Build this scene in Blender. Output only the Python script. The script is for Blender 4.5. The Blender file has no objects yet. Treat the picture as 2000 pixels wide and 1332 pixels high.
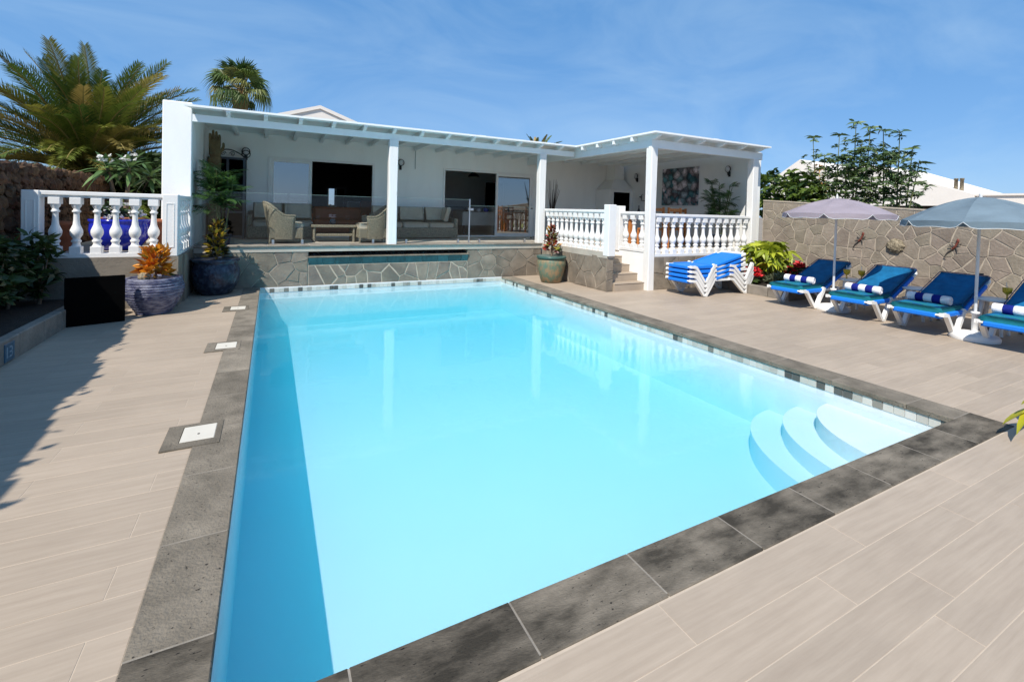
import bpy, math, random
from mathutils import Vector, Matrix, Euler
random.seed(7)
S = bpy.context.scene
COL = S.collection
PI = math.pi

# ------------------------------------------------------------------ camera
cam_d = bpy.data.cameras.new('camera'); cam = bpy.data.objects.new('camera', cam_d); COL.objects.link(cam)
cam_d.sensor_width = 36.0; cam_d.lens = 36.0 * 906.11 / 2000; cam_d.shift_y = -(666 - 429.655) / 2000
cam_d.clip_start = 0.05; cam_d.clip_end = 3000
def cam_matrix(yaw, pitch, roll, loc):
    f = Vector((-math.sin(yaw) * math.cos(pitch), math.cos(yaw) * math.cos(pitch), math.sin(pitch)))
    r = Vector((math.cos(yaw), math.sin(yaw), 0)); u = r.cross(f)
    c, s = math.cos(roll), math.sin(roll)
    r2, u2 = c * r + s * u, -s * r + c * u
    M = Matrix((r2, u2, -f)).transposed().to_4x4(); M.translation = loc
    return M
cam.matrix_world = cam_matrix(-0.48, -0.02, 0.027, Vector((0, 0, 1.65)))
S.camera = cam

# ------------------------------------------------------------------ light
LIGHT = Vector((0.62, 0.50, -1.0)).normalized()
SUN_EL = math.asin(-LIGHT.z)
world = bpy.data.worlds.new('World'); S.world = world; world.use_nodes = True
nt = world.node_tree; nt.nodes.clear()
def N(nt, typ, **kw):
    n = nt.nodes.new(typ)
    for k, v in kw.items():
        if k.startswith('i_'): n.inputs[k[2:].replace('_', ' ')].default_value = v
        else: setattr(n, k, v)
    return n
sky = N(nt, 'ShaderNodeTexSky', sky_type='NISHITA', sun_disc=False)
sky.sun_elevation = SUN_EL; sky.sun_rotation = math.atan2(-LIGHT.x, -LIGHT.y)
sky.air_density = 0.8; sky.dust_density = 0.3; sky.ozone_density = 1.6; sky.altitude = 50
tc = N(nt, 'ShaderNodeTexCoord'); mp = N(nt, 'ShaderNodeMapping'); mp.inputs['Scale'].default_value = (1.2, 2.2, 4.0); mp.inputs['Rotation'].default_value = (0.2, 0.1, 0.5)
ns = N(nt, 'ShaderNodeTexNoise'); ns.inputs['Scale'].default_value = 1.6; ns.inputs['Detail'].default_value = 8; ns.inputs['Roughness'].default_value = 0.58; ns.inputs['Distortion'].default_value = 0.9
rp = N(nt, 'ShaderNodeValToRGB'); rp.color_ramp.elements[0].position = 0.40; rp.color_ramp.elements[0].color = (0, 0, 0, 1); rp.color_ramp.elements[1].position = 0.85; rp.color_ramp.elements[1].color = (0.38, 0.38, 0.38, 1)
mx = N(nt, 'ShaderNodeMix', data_type='RGBA'); mx.inputs['B'].default_value = (2.9, 3.9, 4.8, 1)
bg = N(nt, 'ShaderNodeBackground'); bg.inputs['Strength'].default_value = 0.15
out = N(nt, 'ShaderNodeOutputWorld')
L = nt.links.new
L(tc.outputs['Generated'], mp.inputs['Vector']); L(mp.outputs[0], ns.inputs['Vector']); L(ns.outputs['Fac'], rp.inputs[0])
flat = N(nt, 'ShaderNodeMix', data_type='RGBA'); flat.inputs['Factor'].default_value = 0.74; flat.inputs['B'].default_value = (0.50, 1.60, 3.45, 1)
L(sky.outputs[0], flat.inputs['A']); L(flat.outputs['Result'], mx.inputs['A']); L(rp.outputs[0], mx.inputs['Factor']); L(mx.outputs['Result'], bg.inputs['Color']); L(bg.outputs[0], out.inputs[0])

sun_d = bpy.data.lights.new('sun', 'SUN'); sun_d.energy = 4.2; sun_d.angle = math.radians(0.5); sun_d.color = (1.0, 0.94, 0.85)
sun = bpy.data.objects.new('sun', sun_d); COL.objects.link(sun); sun.location = (-20, -15, 30)
sun.rotation_euler = LIGHT.to_track_quat('-Z', 'Y').to_euler()

S.view_settings.view_transform = 'Standard'; S.view_settings.look = 'None'
S.view_settings.exposure = 0.45; S.view_settings.gamma = 1.0; S.view_settings.use_curve_mapping = False
S.render.engine = 'CYCLES'
S.cycles.max_bounces = 10; S.cycles.transparent_max_bounces = 24; S.cycles.diffuse_bounces = 5; S.cycles.glossy_bounces = 4
S.cycles.volume_bounces = 4; S.cycles.caustics_reflective = False; S.cycles.caustics_refractive = False
S.cycles.use_denoising = True

# ------------------------------------------------------------------ materials
MATS = {}
def lerp3(a, k): return tuple(max(0, min(1, c * k)) for c in a)
def mat(name, col, rough=0.6, col2=None, nscale=6.0, namt=0.12, stretch=(1, 1, 1), rnd=0.06, bump=None, spec=0.4, metal=0.0, ramp=None, detail=5, sharp=(0.3, 0.7), speck=None, hue=0.0, world=False, trans=0.0, dirt=0.0):
    """procedural material: noise between two colours, random per object, optional bump, specks"""
    m = bpy.data.materials.new(name); m.use_nodes = True; t = m.node_tree; b = t.nodes['Principled BSDF']; K = t.links.new
    b.inputs['Roughness'].default_value = rough; b.inputs['Specular IOR Level'].default_value = spec; b.inputs['Metallic'].default_value = metal
    tc = N(t, 'ShaderNodeTexCoord'); oi = N(t, 'ShaderNodeObjectInfo'); mp = N(t, 'ShaderNodeMapping'); mp.inputs['Scale'].default_value = stretch
    src = tc.outputs['Object']
    if world:
        g = N(t, 'ShaderNodeNewGeometry'); src = g.outputs['Position']
    ofs = N(t, 'ShaderNodeVectorMath', operation='ADD'); K(src, ofs.inputs[0])
    ml = N(t, 'ShaderNodeMath', operation='MULTIPLY'); K(oi.outputs['Random'], ml.inputs[0]); ml.inputs[1].default_value = 0.0 if world else 37.0
    K(ml.outputs[0], ofs.inputs[1]); K(ofs.outputs[0], mp.inputs['Vector'])
    nz = N(t, 'ShaderNodeTexNoise'); nz.inputs['Scale'].default_value = nscale; nz.inputs['Detail'].default_value = detail; nz.inputs['Roughness'].default_value = 0.6
    K(mp.outputs[0], nz.inputs['Vector'])
    mr = N(t, 'ShaderNodeMapRange'); mr.inputs['From Min'].default_value = sharp[0]; mr.inputs['From Max'].default_value = sharp[1]; K(nz.outputs['Fac'], mr.inputs['Value'])
    mix = N(t, 'ShaderNodeMix', data_type='RGBA'); K(mr.outputs[0], mix.inputs['Factor'])
    c2 = col2 if col2 else lerp3(col, 1 + namt); c1 = col if col2 else lerp3(col, 1 - namt)
    mix.inputs['A'].default_value = (*c1, 1); mix.inputs['B'].default_value = (*c2, 1)
    cur = mix.outputs['Result']
    if ramp:
        cr = N(t, 'ShaderNodeValToRGB'); cr.color_ramp.interpolation = 'LINEAR'
        els = cr.color_ramp.elements
        while len(els) < len(ramp): els.new(0.5)
        for e, (p, c) in zip(els, ramp): e.position = p; e.color = (*c, 1)
        K(oi.outputs['Random'], cr.inputs[0])
        m2 = N(t, 'ShaderNodeMix', data_type='RGBA', blend_type='MULTIPLY'); m2.inputs['Factor'].default_value = 1.0
        K(cr.outputs[0], m2.inputs['A']); K(cur, m2.inputs['B']); cur = m2.outputs['Result']
    if speck:
        sc, th, c = speck
        n2 = N(t, 'ShaderNodeTexNoise'); n2.inputs['Scale'].default_value = sc; n2.inputs['Detail'].default_value = 2; K(mp.outputs[0], n2.inputs['Vector'])
        g2 = N(t, 'ShaderNodeMapRange'); g2.inputs['From Min'].default_value = th; g2.inputs['From Max'].default_value = th + 0.04; K(n2.outputs['Fac'], g2.inputs['Value'])
        m3 = N(t, 'ShaderNodeMix', data_type='RGBA'); m3.inputs['B'].default_value = (*c, 1); K(g2.outputs[0], m3.inputs['Factor']); K(cur, m3.inputs['A']); cur = m3.outputs['Result']
    if rnd or hue:
        hs = N(t, 'ShaderNodeHueSaturation')
        r1 = N(t, 'ShaderNodeMapRange'); r1.inputs['To Min'].default_value = 1 - rnd; r1.inputs['To Max'].default_value = 1 + rnd
        K(oi.outputs['Random'], r1.inputs['Value']); K(r1.outputs[0], hs.inputs['Value'])
        if hue:
            mm = N(t, 'ShaderNodeMath', operation='MULTIPLY'); mm.inputs[1].default_value = 7.31; K(oi.outputs['Random'], mm.inputs[0])
            fr = N(t, 'ShaderNodeMath', operation='FRACT'); K(mm.outputs[0], fr.inputs[0])
            r2 = N(t, 'ShaderNodeMapRange'); r2.inputs['To Min'].default_value = 0.5 - hue; r2.inputs['To Max'].default_value = 0.5 + hue
            K(fr.outputs[0], r2.inputs['Value']); K(r2.outputs[0], hs.inputs['Hue'])
        K(cur, hs.inputs['Color']); cur = hs.outputs['Color']
    if dirt:      # broad uneven wear across the place
        gp = N(t, 'ShaderNodeNewGeometry'); nd = N(t, 'ShaderNodeTexNoise'); nd.inputs['Scale'].default_value = 0.9; nd.inputs['Detail'].default_value = 6; nd.inputs['Roughness'].default_value = 0.65; K(gp.outputs['Position'], nd.inputs['Vector'])
        rd = N(t, 'ShaderNodeMapRange'); rd.inputs['From Min'].default_value = 0.3; rd.inputs['From Max'].default_value = 0.7; rd.inputs['To Min'].default_value = 1 - dirt; rd.inputs['To Max'].default_value = 1 + dirt * .5; K(nd.outputs['Fac'], rd.inputs['Value'])
        hd = N(t, 'ShaderNodeHueSaturation'); K(rd.outputs[0], hd.inputs['Value']); K(cur, hd.inputs['Color']); cur = hd.outputs['Color']
    K(cur, b.inputs['Base Color'])
    if bump:
        bs, st = bump
        nb = N(t, 'ShaderNodeTexNoise'); nb.inputs['Scale'].default_value = bs; nb.inputs['Detail'].default_value = 4; K(mp.outputs[0], nb.inputs['Vector'])
        bp = N(t, 'ShaderNodeBump'); bp.inputs['Strength'].default_value = st; bp.inputs['Distance'].default_value = 0.02
        K(nb.outputs['Fac'], bp.inputs['Height']); K(bp.outputs[0], b.inputs['Normal'])
    if trans:
        tr = N(t, 'ShaderNodeBsdfTranslucent'); K(cur, tr.inputs['Color']); ms = N(t, 'ShaderNodeMixShader'); ms.inputs[0].default_value = trans
        o = t.nodes['Material Output']; K(b.outputs[0], ms.inputs[1]); K(tr.outputs[0], ms.inputs[2]); K(ms.outputs[0], o.inputs['Surface'])
    MATS[name] = m
    return m

M_white = mat('white_paint', (0.80, 0.79, 0.77), 0.55, namt=0.03, nscale=3, rnd=0.01, bump=(40, 0.08))
M_plaster = mat('white_plaster', (0.87, 0.875, 0.85), 0.85, namt=0.04, stretch=(1, 1, 0.35), nscale=1.8, rnd=0.0, bump=(60, 0.15), spec=0.2)
M_timber = mat('painted_timber', (0.80, 0.79, 0.765), 0.5, namt=0.04, nscale=4, stretch=(6, 6, 0.6), rnd=0.01, bump=(20, 0.12), speck=(5, 0.72, (0.62, 0.62, 0.60)))
M_beam = mat('painted_beam', (0.84, 0.86, 0.85), 0.5, namt=0.03, nscale=4, rnd=0.01, bump=(30, 0.1))
M_plank = mat('wood_effect_porcelain', (0.362, 0.290, 0.220), 0.55, col2=(0.420, 0.342, 0.263), nscale=1.9, stretch=(1.3, 21, 1), rnd=0.055, dirt=0.11, bump=(8, 0.05), detail=7, sharp=(0.32, 0.68))
M_grout = mat('pale_grout', (0.44, 0.365, 0.285), 0.9, namt=0.06, nscale=20)
M_basalt_dark = mat('dark_basalt', (0.046, 0.040, 0.031), 0.8, spec=0.15, col2=(0.20, 0.172, 0.135), nscale=3.0, stretch=(1.0, 2.4, 1), rnd=0.2, bump=(60, 0.35), detail=12, sharp=(0.38, 0.68), speck=(38, 0.69, (0.02, 0.018, 0.016)))
M_basalt_grey = mat('grey_basalt', (0.12, 0.105, 0.083), 0.85, spec=0.15, col2=(0.265, 0.23, 0.182), nscale=4.0, rnd=0.14, bump=(70, 0.5), detail=8, sharp=(0.3, 0.72), speck=(60, 0.675, (0.03, 0.027, 0.024)))
M_mortar = mat('cream_mortar', (0.47, 0.40, 0.315), 0.95, namt=0.1, nscale=14, bump=(50, 0.3), rnd=0)
M_mortar_grey = mat('grey_mortar', (0.37, 0.325, 0.26), 0.95, namt=0.18, nscale=9, bump=(50, 0.3), rnd=0)
M_stone = mat('garden_wall_stone', (0.215, 0.178, 0.139), 0.9, col2=(0.315, 0.263, 0.208), nscale=5, rnd=0.16, bump=(26, 0.45), hue=0.012, detail=7, speck=(30, 0.70, (0.15, 0.135, 0.12)))
M_stone_t = mat('terrace_stone', (0.15, 0.132, 0.11), 0.85, col2=(0.30, 0.25, 0.19), nscale=3.2, rnd=0.16, bump=(26, 0.4), hue=0.012, detail=7, sharp=(0.35, 0.75))
M_stone_b = mat('brown_terrace_stone', (0.16, 0.135, 0.105), 0.75, col2=(0.30, 0.25, 0.195), nscale=3.5, rnd=0.13, bump=(26, 0.35), detail=7, sharp=(0.35, 0.75))
M_base = mat('weathered_render', (0.17, 0.145, 0.115), 0.85, col2=(0.28, 0.245, 0.195), nscale=2.2, rnd=0.02, bump=(30, 0.3), detail=8, sharp=(0.3, 0.75))
M_lava = mat('lava_stone', (0.05, 0.027, 0.016), 0.95, col2=(0.14, 0.072, 0.034), nscale=12, rnd=0.35, bump=(25, 0.9), hue=0.01, detail=8)
M_kerb = mat('grey_kerb_stone', (0.165, 0.145, 0.12), 0.85, col2=(0.27, 0.24, 0.20), nscale=5, rnd=0.12, bump=(40, 0.3))
M_soil = mat('dark_soil', (0.035, 0.026, 0.02), 1.0, namt=0.4, nscale=25, bump=(60, 0.8))
M_ground = mat('dry_ground', (0.24, 0.20, 0.155), 1.0, namt=0.25, nscale=0.6, rnd=0, world=True)
M_terrace = mat('terrace_tile', (0.46, 0.415, 0.35), 0.6, namt=0.1, nscale=4, rnd=0.03)
M_poolpaint = mat('pool_plaster', (0.72, 0.73, 0.74), 0.75, namt=0.02, nscale=0.9, rnd=0.0)
M_wl = mat('waterline_mosaic', (0.82, 0.82, 0.80), 0.25, namt=0.03, rnd=0.0, ramp=[(0, (0.74, 0.72, 0.67)), (0.35, (0.60, 0.57, 0.51)), (0.55, (0.76, 0.74, 0.70)), (0.74, (0.50, 0.47, 0.42)), (0.83, (0.26, 0.235, 0.20)), (0.90, (0.10, 0.09, 0.08)), (1.0, (0.13, 0.12, 0.105))])
M_teal = mat('wet_teal_stone', (0.014, 0.050, 0.058), 0.35, col2=(0.03, 0.10, 0.108), nscale=4, stretch=(3, 3, 0.7), rnd=0.25, bump=(20, 0.3))
M_blackstone = mat('black_rock', (0.012, 0.012, 0.014), 0.8, col2=(0.05, 0.05, 0.055), nscale=12, bump=(30, 1.0))
M_blackslab = mat('matt_black_panel', (0.002, 0.002, 0.002), 0.9, namt=0.2, rnd=0, spec=0.05)
M_black = mat('black_metal', (0.015, 0.015, 0.017), 0.45, namt=0.2, rnd=0.1)
M_greymetal = mat('dark_grey_metal', (0.055, 0.06, 0.075), 0.5, namt=0.2, rnd=0.05)
M_steel = mat('brushed_steel', (0.55, 0.55, 0.56), 0.35, namt=0.05, metal=1.0)
M_plastic = mat('white_plastic', (0.80, 0.79, 0.76), 0.35, namt=0.03, nscale=4, rnd=0.02)
M_sling = mat('bright_blue_sling', (0.008, 0.19, 0.74), 0.55, namt=0.08, nscale=30, rnd=0.03, bump=(120, 0.1))
M_cushion = mat('petrol_blue_canvas', (0.008, 0.125, 0.285), 0.85, namt=0.22, nscale=7, rnd=0.08, bump=(9, 0.55), spec=0.15)
M_teal_edge = mat('teal_canvas', (0.012, 0.17, 0.215), 0.8, namt=0.12, nscale=14, rnd=0.05, bump=(60, 0.2), spec=0.15)
M_towel_w = mat('white_towelling', (0.80, 0.79, 0.82), 0.95, namt=0.05, nscale=30, bump=(80, 0.5), spec=0.1)
M_towel_n = mat('navy_towelling', (0.012, 0.022, 0.20), 0.95, namt=0.15, nscale=30, bump=(80, 0.5), spec=0.1)
M_lilac = mat('faded_lilac_canvas', (0.36, 0.315, 0.355), 0.85, namt=0.10, nscale=3, stretch=(1, 1, 3), rnd=0.05, spec=0.15, bump=(25, 0.15), trans=0.25)
M_bluegrey = mat('faded_blue_canvas', (0.165, 0.225, 0.27), 0.85, namt=0.12, nscale=3, stretch=(1, 1, 3), rnd=0.05, spec=0.15, bump=(25, 0.15), trans=0.2)
M_trim = mat('pale_trim', (0.62, 0.65, 0.66), 0.8, namt=0.05)
M_pole = mat('grey_white_pole', (0.66, 0.67, 0.68), 0.35, namt=0.04, rnd=0.02)
M_wicker = mat('grey_wicker', (0.11, 0.10, 0.068), 0.8, col2=(0.37, 0.34, 0.25), nscale=75, stretch=(1.0, 1.0, 2.2), rnd=0.06, bump=(90, 1.0), detail=1, sharp=(0.38, 0.62))
M_sofa = mat('woven_sofa_base', (0.14, 0.13, 0.095), 0.8, col2=(0.27, 0.25, 0.19), nscale=40, rnd=0.06, bump=(45, 0.8), detail=1, sharp=(0.4, 0.6))
M_cream = mat('taupe_cushion', (0.40, 0.37, 0.30), 0.9, namt=0.07, nscale=9, rnd=0.06, bump=(30, 0.15), spec=0.1)
M_orangewood = mat('orange_pine', (0.40, 0.13, 0.03), 0.45, col2=(0.55, 0.21, 0.06), nscale=4, stretch=(8, 8, 0.7), rnd=0.12)
M_leather = mat('rust_leather', (0.30, 0.075, 0.02), 0.5, namt=0.2, nscale=4, rnd=0.1)
M_terracotta = mat('terracotta', (0.30, 0.10, 0.045), 0.8, namt=0.2, nscale=8, rnd=0.1, bump=(30, 0.2))
M_bluepot = mat('cobalt_glaze', (0.012, 0.018, 0.33), 0.12, col2=(0.02, 0.035, 0.48), nscale=3, rnd=0, spec=0.6)
M_ribpot = mat('ribbed_blue_glaze', (0.035, 0.04, 0.10), 0.4, col2=(0.24, 0.25, 0.33), nscale=9, stretch=(1, 1, 5), rnd=0, bump=(30, 0.5), detail=6, sharp=(0.40, 0.66))
M_darkpot = mat('dark_navy_glaze', (0.008, 0.014, 0.034), 0.3, col2=(0.055, 0.08, 0.12), nscale=14, rnd=0, bump=(22, 0.7), detail=6, sharp=(0.45, 0.7))
M_greenpot = mat('mottled_green_glaze', (0.12, 0.18, 0.125), 0.4, col2=(0.30, 0.20, 0.11), nscale=13, stretch=(1, 1, 0.6), rnd=0, bump=(20, 0.5), detail=6, sharp=(0.42, 0.6))
M_greenrim = mat('dark_green_glaze', (0.045, 0.10, 0.085), 0.3, namt=0.2, rnd=0)
M_handstone = mat('carved_brown_stone', (0.10, 0.068, 0.032), 0.9, col2=(0.20, 0.14, 0.065), nscale=8, rnd=0.03, bump=(30, 0.6))
M_bark = mat('brown_bark', (0.13, 0.09, 0.06), 0.95, col2=(0.24, 0.18, 0.125), nscale=9, stretch=(1, 1, 0.4), rnd=0.1, bump=(25, 0.8))
M_palmtrunk = mat('fibrous_palm_trunk', (0.14, 0.075, 0.03), 0.95, col2=(0.30, 0.19, 0.08), nscale=14, stretch=(2, 2, 0.6), rnd=0.1, bump=(30, 1.0))
M_stem = mat('green_stem', (0.12, 0.14, 0.05), 0.7, namt=0.2, nscale=10, rnd=0.15)
M_rachis = mat('palm_rachis', (0.22, 0.17, 0.05), 0.6, namt=0.2, rnd=0.15)
M_palm = mat('date_palm_frond', (0.9, 0.9, 0.9), 0.5, namt=0.15, nscale=3, rnd=0.12, spec=0.35, trans=0.22, ramp=[(0, (0.045, 0.095, 0.018)), (0.35, (0.095, 0.150, 0.024)), (0.65, (0.165, 0.200, 0.030)), (0.88, (0.26, 0.24, 0.045)), (1.0, (0.34, 0.23, 0.08))])
M_fan = mat('fan_palm_leaf', (0.9, 0.9, 0.9), 0.45, namt=0.15, nscale=3, rnd=0.12, spec=0.4, trans=0.25, ramp=[(0, (0.04, 0.085, 0.018)), (0.5, (0.085, 0.14, 0.028)), (0.85, (0.15, 0.19, 0.045)), (1.0, (0.26, 0.24, 0.08))])
M_croton_o = mat('orange_croton_leaf', (0.95, 0.95, 0.95), 0.35, namt=0.25, nscale=18, rnd=0.1, trans=0.2, ramp=[(0, (0.72, 0.20, 0.015)), (0.4, (0.80, 0.34, 0.025)), (0.68, (0.85, 0.48, 0.06)), (0.84, (0.45, 0.06, 0.02)), (0.93, (0.20, 0.20, 0.03)), (1.0, (0.07, 0.10, 0.02))])
M_croton_y = mat('yellow_croton_leaf', (0.95, 0.95, 0.95), 0.35, namt=0.25, nscale=18, rnd=0.1, trans=0.15, ramp=[(0, (0.02, 0.022, 0.012)), (0.45, (0.045, 0.04, 0.016)), (0.62, (0.42, 0.30, 0.03)), (0.82, (0.60, 0.42, 0.04)), (1.0, (0.18, 0.05, 0.02))])
M_croton_r = mat('red_croton_leaf', (0.95, 0.95, 0.95), 0.35, namt=0.25, nscale=18, rnd=0.1, trans=0.15, ramp=[(0, (0.05, 0.03, 0.02)), (0.3, (0.14, 0.025, 0.025)), (0.5, (0.45, 0.05, 0.03)), (0.65, (0.55, 0.20, 0.05)), (0.8, (0.30, 0.28, 0.05)), (1.0, (0.09, 0.12, 0.03))])
def leafmat(name, a, b, rough=0.4, trans=0.22, rnd=0.2):
    return mat(name, (0.92, 0.92, 0.92), rough, namt=0.15, nscale=8, rnd=rnd, trans=trans, spec=0.4, ramp=[(0, a), (1.0, b)])
M_bamboo = leafmat('bamboo_palm_leaf', (0.03, 0.09, 0.025), (0.10, 0.20, 0.05))
M_dark_leaf = leafmat('dark_glossy_leaf', (0.02, 0.045, 0.014), (0.06, 0.095, 0.025))
M_shrub = leafmat('bright_shrub_leaf', (0.05, 0.10, 0.018), (0.14, 0.20, 0.03))
M_tall = leafmat('tall_shrub_leaf', (0.06, 0.12, 0.04), (0.16, 0.22, 0.075))
M_plum = leafmat('long_pale_green_leaf', (0.07, 0.14, 0.04), (0.16, 0.26, 0.085))
M_schef = leafmat('lime_variegated_leaf', (0.22, 0.30, 0.02), (0.48, 0.52, 0.05), trans=0.25)
M_grey_leaf = leafmat('grey_green_leaf', (0.10, 0.12, 0.06), (0.19, 0.21, 0.12))
M_yellow_leaf = leafmat('yellow_green_leaf', (0.40, 0.38, 0.02), (0.55, 0.52, 0.04), rnd=0.1)
M_red = mat('red_petal', (0.55, 0.015, 0.02), 0.5, namt=0.2, rnd=0.2, trans=0.15)
M_flower = mat('white_petal', (0.80, 0.78, 0.74), 0.6, namt=0.05, rnd=0.05, trans=0.2)
M_sticks = mat('dried_dark_stick', (0.06, 0.045, 0.04), 0.9, namt=0.3, rnd=0.2)
M_dry = mat('dry_tan_leaf', (0.35, 0.20, 0.06), 0.8, namt=0.2, rnd=0.2)
M_roofwhite = mat('white_roof_render', (0.80, 0.74, 0.67), 0.9, namt=0.04, nscale=0.8, rnd=0.01, bump=(8, 0.1))
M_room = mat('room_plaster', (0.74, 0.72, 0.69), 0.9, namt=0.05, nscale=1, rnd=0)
M_paintshade = mat('painted_shade', (0.028, 0.025, 0.023), 0.9, namt=0.1, nscale=1, rnd=0)  # near-black base colour stands in for the shade inside the left room
M_lampglass = mat('frosted_lamp_glass', (0.55, 0.55, 0.56), 0.3, namt=0.05, rnd=0)
M_lampwarm = mat('cream_lamp_inside', (0.70, 0.58, 0.42), 0.5, namt=0.05, rnd=0)
M_lid = mat('cream_skimmer_lid', (0.60, 0.565, 0.49), 0.6, namt=0.05, nscale=6, rnd=0.02)
M_yellow = mat('yellow_juice', (0.65, 0.40, 0.02), 0.2, namt=0.05, rnd=0.1)
M_gecko_r = mat('red_enamel', (0.17, 0.045, 0.03), 0.35, namt=0.2)
M_gecko_g = mat('grey_enamel', (0.10, 0.09, 0.08), 0.35, namt=0.2)
M_tealtile = mat('depth_tile', (0.05, 0.115, 0.17), 0.3, namt=0.2, nscale=12, rnd=0)
M_tilemark = mat('depth_tile_figure', (0.30, 0.40, 0.46), 0.3, namt=0.05, rnd=0)
M_plaque = mat('mosaic_stone_plaque', (0.10, 0.08, 0.05), 0.9, col2=(0.42, 0.35, 0.24), nscale=26, bump=(30, 1.0))
M_kitchen = mat('grey_kitchen_front', (0.30, 0.29, 0.28), 0.5, namt=0.05, nscale=3)
M_cloth = mat('grey_table_cloth', (0.42, 0.42, 0.40), 0.9, namt=0.08, nscale=6)

def special(name):
    m = bpy.data.materials.new(name); m.use_nodes = True; t = m.node_tree; t.nodes.clear(); return m, t, N(t, 'ShaderNodeOutputMaterial')
def thin_fresnel(t, ior):
    # same reflectance on both sides of a surface that does not bend the light
    ge = N(t, 'ShaderNodeNewGeometry'); mr = N(t, 'ShaderNodeMapRange'); mr.inputs['To Min'].default_value = ior; mr.inputs['To Max'].default_value = 1 / ior
    t.links.new(ge.outputs['Backfacing'], mr.inputs['Value'])
    fr = N(t, 'ShaderNodeFresnel'); t.links.new(mr.outputs[0], fr.inputs['IOR']); return fr
def glass_mat(name, refl, tint, rough=0.0):
    m, t, o = special(name); K = t.links.new
    fr = thin_fresnel(t, 1.33)
    ad = N(t, 'ShaderNodeMath', operation='ADD'); ad.use_clamp = True; ad.inputs[1].default_value = refl; K(fr.outputs[0], ad.inputs[0])
    tr = N(t, 'ShaderNodeBsdfTransparent'); tr.inputs[0].default_value = (*tint, 1)
    gl = N(t, 'ShaderNodeBsdfGlossy'); gl.inputs['Roughness'].default_value = rough
    ms = N(t, 'ShaderNodeMixShader'); K(ad.outputs[0], ms.inputs[0]); K(tr.outputs[0], ms.inputs[1]); K(gl.outputs[0], ms.inputs[2]); K(ms.outputs[0], o.inputs['Surface'])
    return m
M_glass = glass_mat('clear_glass', 0.0, (0.99, 0.995, 0.992))
M_doorglass = glass_mat('reflective_door_glass', 0.30, (0.40, 0.40, 0.40))
M_glassedge = mat('glass_edge', (0.30, 0.42, 0.38), 0.2, namt=0.05)
def water_mat():
    m, t, o = special('clear_pool_water'); K = t.links.new
    g = N(t, 'ShaderNodeNewGeometry')
    n1 = N(t, 'ShaderNodeTexNoise'); n1.inputs['Scale'].default_value = 7.0; n1.inputs['Detail'].default_value = 4; n1.inputs['Distortion'].default_value = 0.4
    K(g.outputs['Position'], n1.inputs['Vector'])
    bp = N(t, 'ShaderNodeBump'); bp.inputs['Strength'].default_value = 0.05; bp.inputs['Distance'].default_value = 0.025; K(n1.outputs['Fac'], bp.inputs['Height'])
    fr = thin_fresnel(t, 1.30)
    tr = N(t, 'ShaderNodeBsdfTransparent'); gl = N(t, 'ShaderNodeBsdfGlossy'); gl.inputs['Roughness'].default_value = 0.0; K(bp.outputs[0], gl.inputs['Normal'])
    ms = N(t, 'ShaderNodeMixShader'); K(fr.outputs[0], ms.inputs[0]); K(tr.outputs[0], ms.inputs[1]); K(gl.outputs[0], ms.inputs[2]); K(ms.outputs[0], o.inputs['Surface'])
    va = N(t, 'ShaderNodeVolumeAbsorption'); va.inputs['Color'].default_value = (0.0, 0.84, 0.985, 1); va.inputs['Density'].default_value = 0.50
    sc = N(t, 'ShaderNodeVolumeScatter'); sc.inputs['Color'].default_value = (0.05, 0.89, 1.0, 1); sc.inputs['Density'].default_value = 0.34; sc.inputs['Anisotropy'].default_value = 0.2
    ad = N(t, 'ShaderNodeAddShader'); K(va.outputs[0], ad.inputs[0]); K(sc.outputs[0], ad.inputs[1]); K(ad.outputs[0], o.inputs['Volume'])
    return m
M_water = water_mat()
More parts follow.
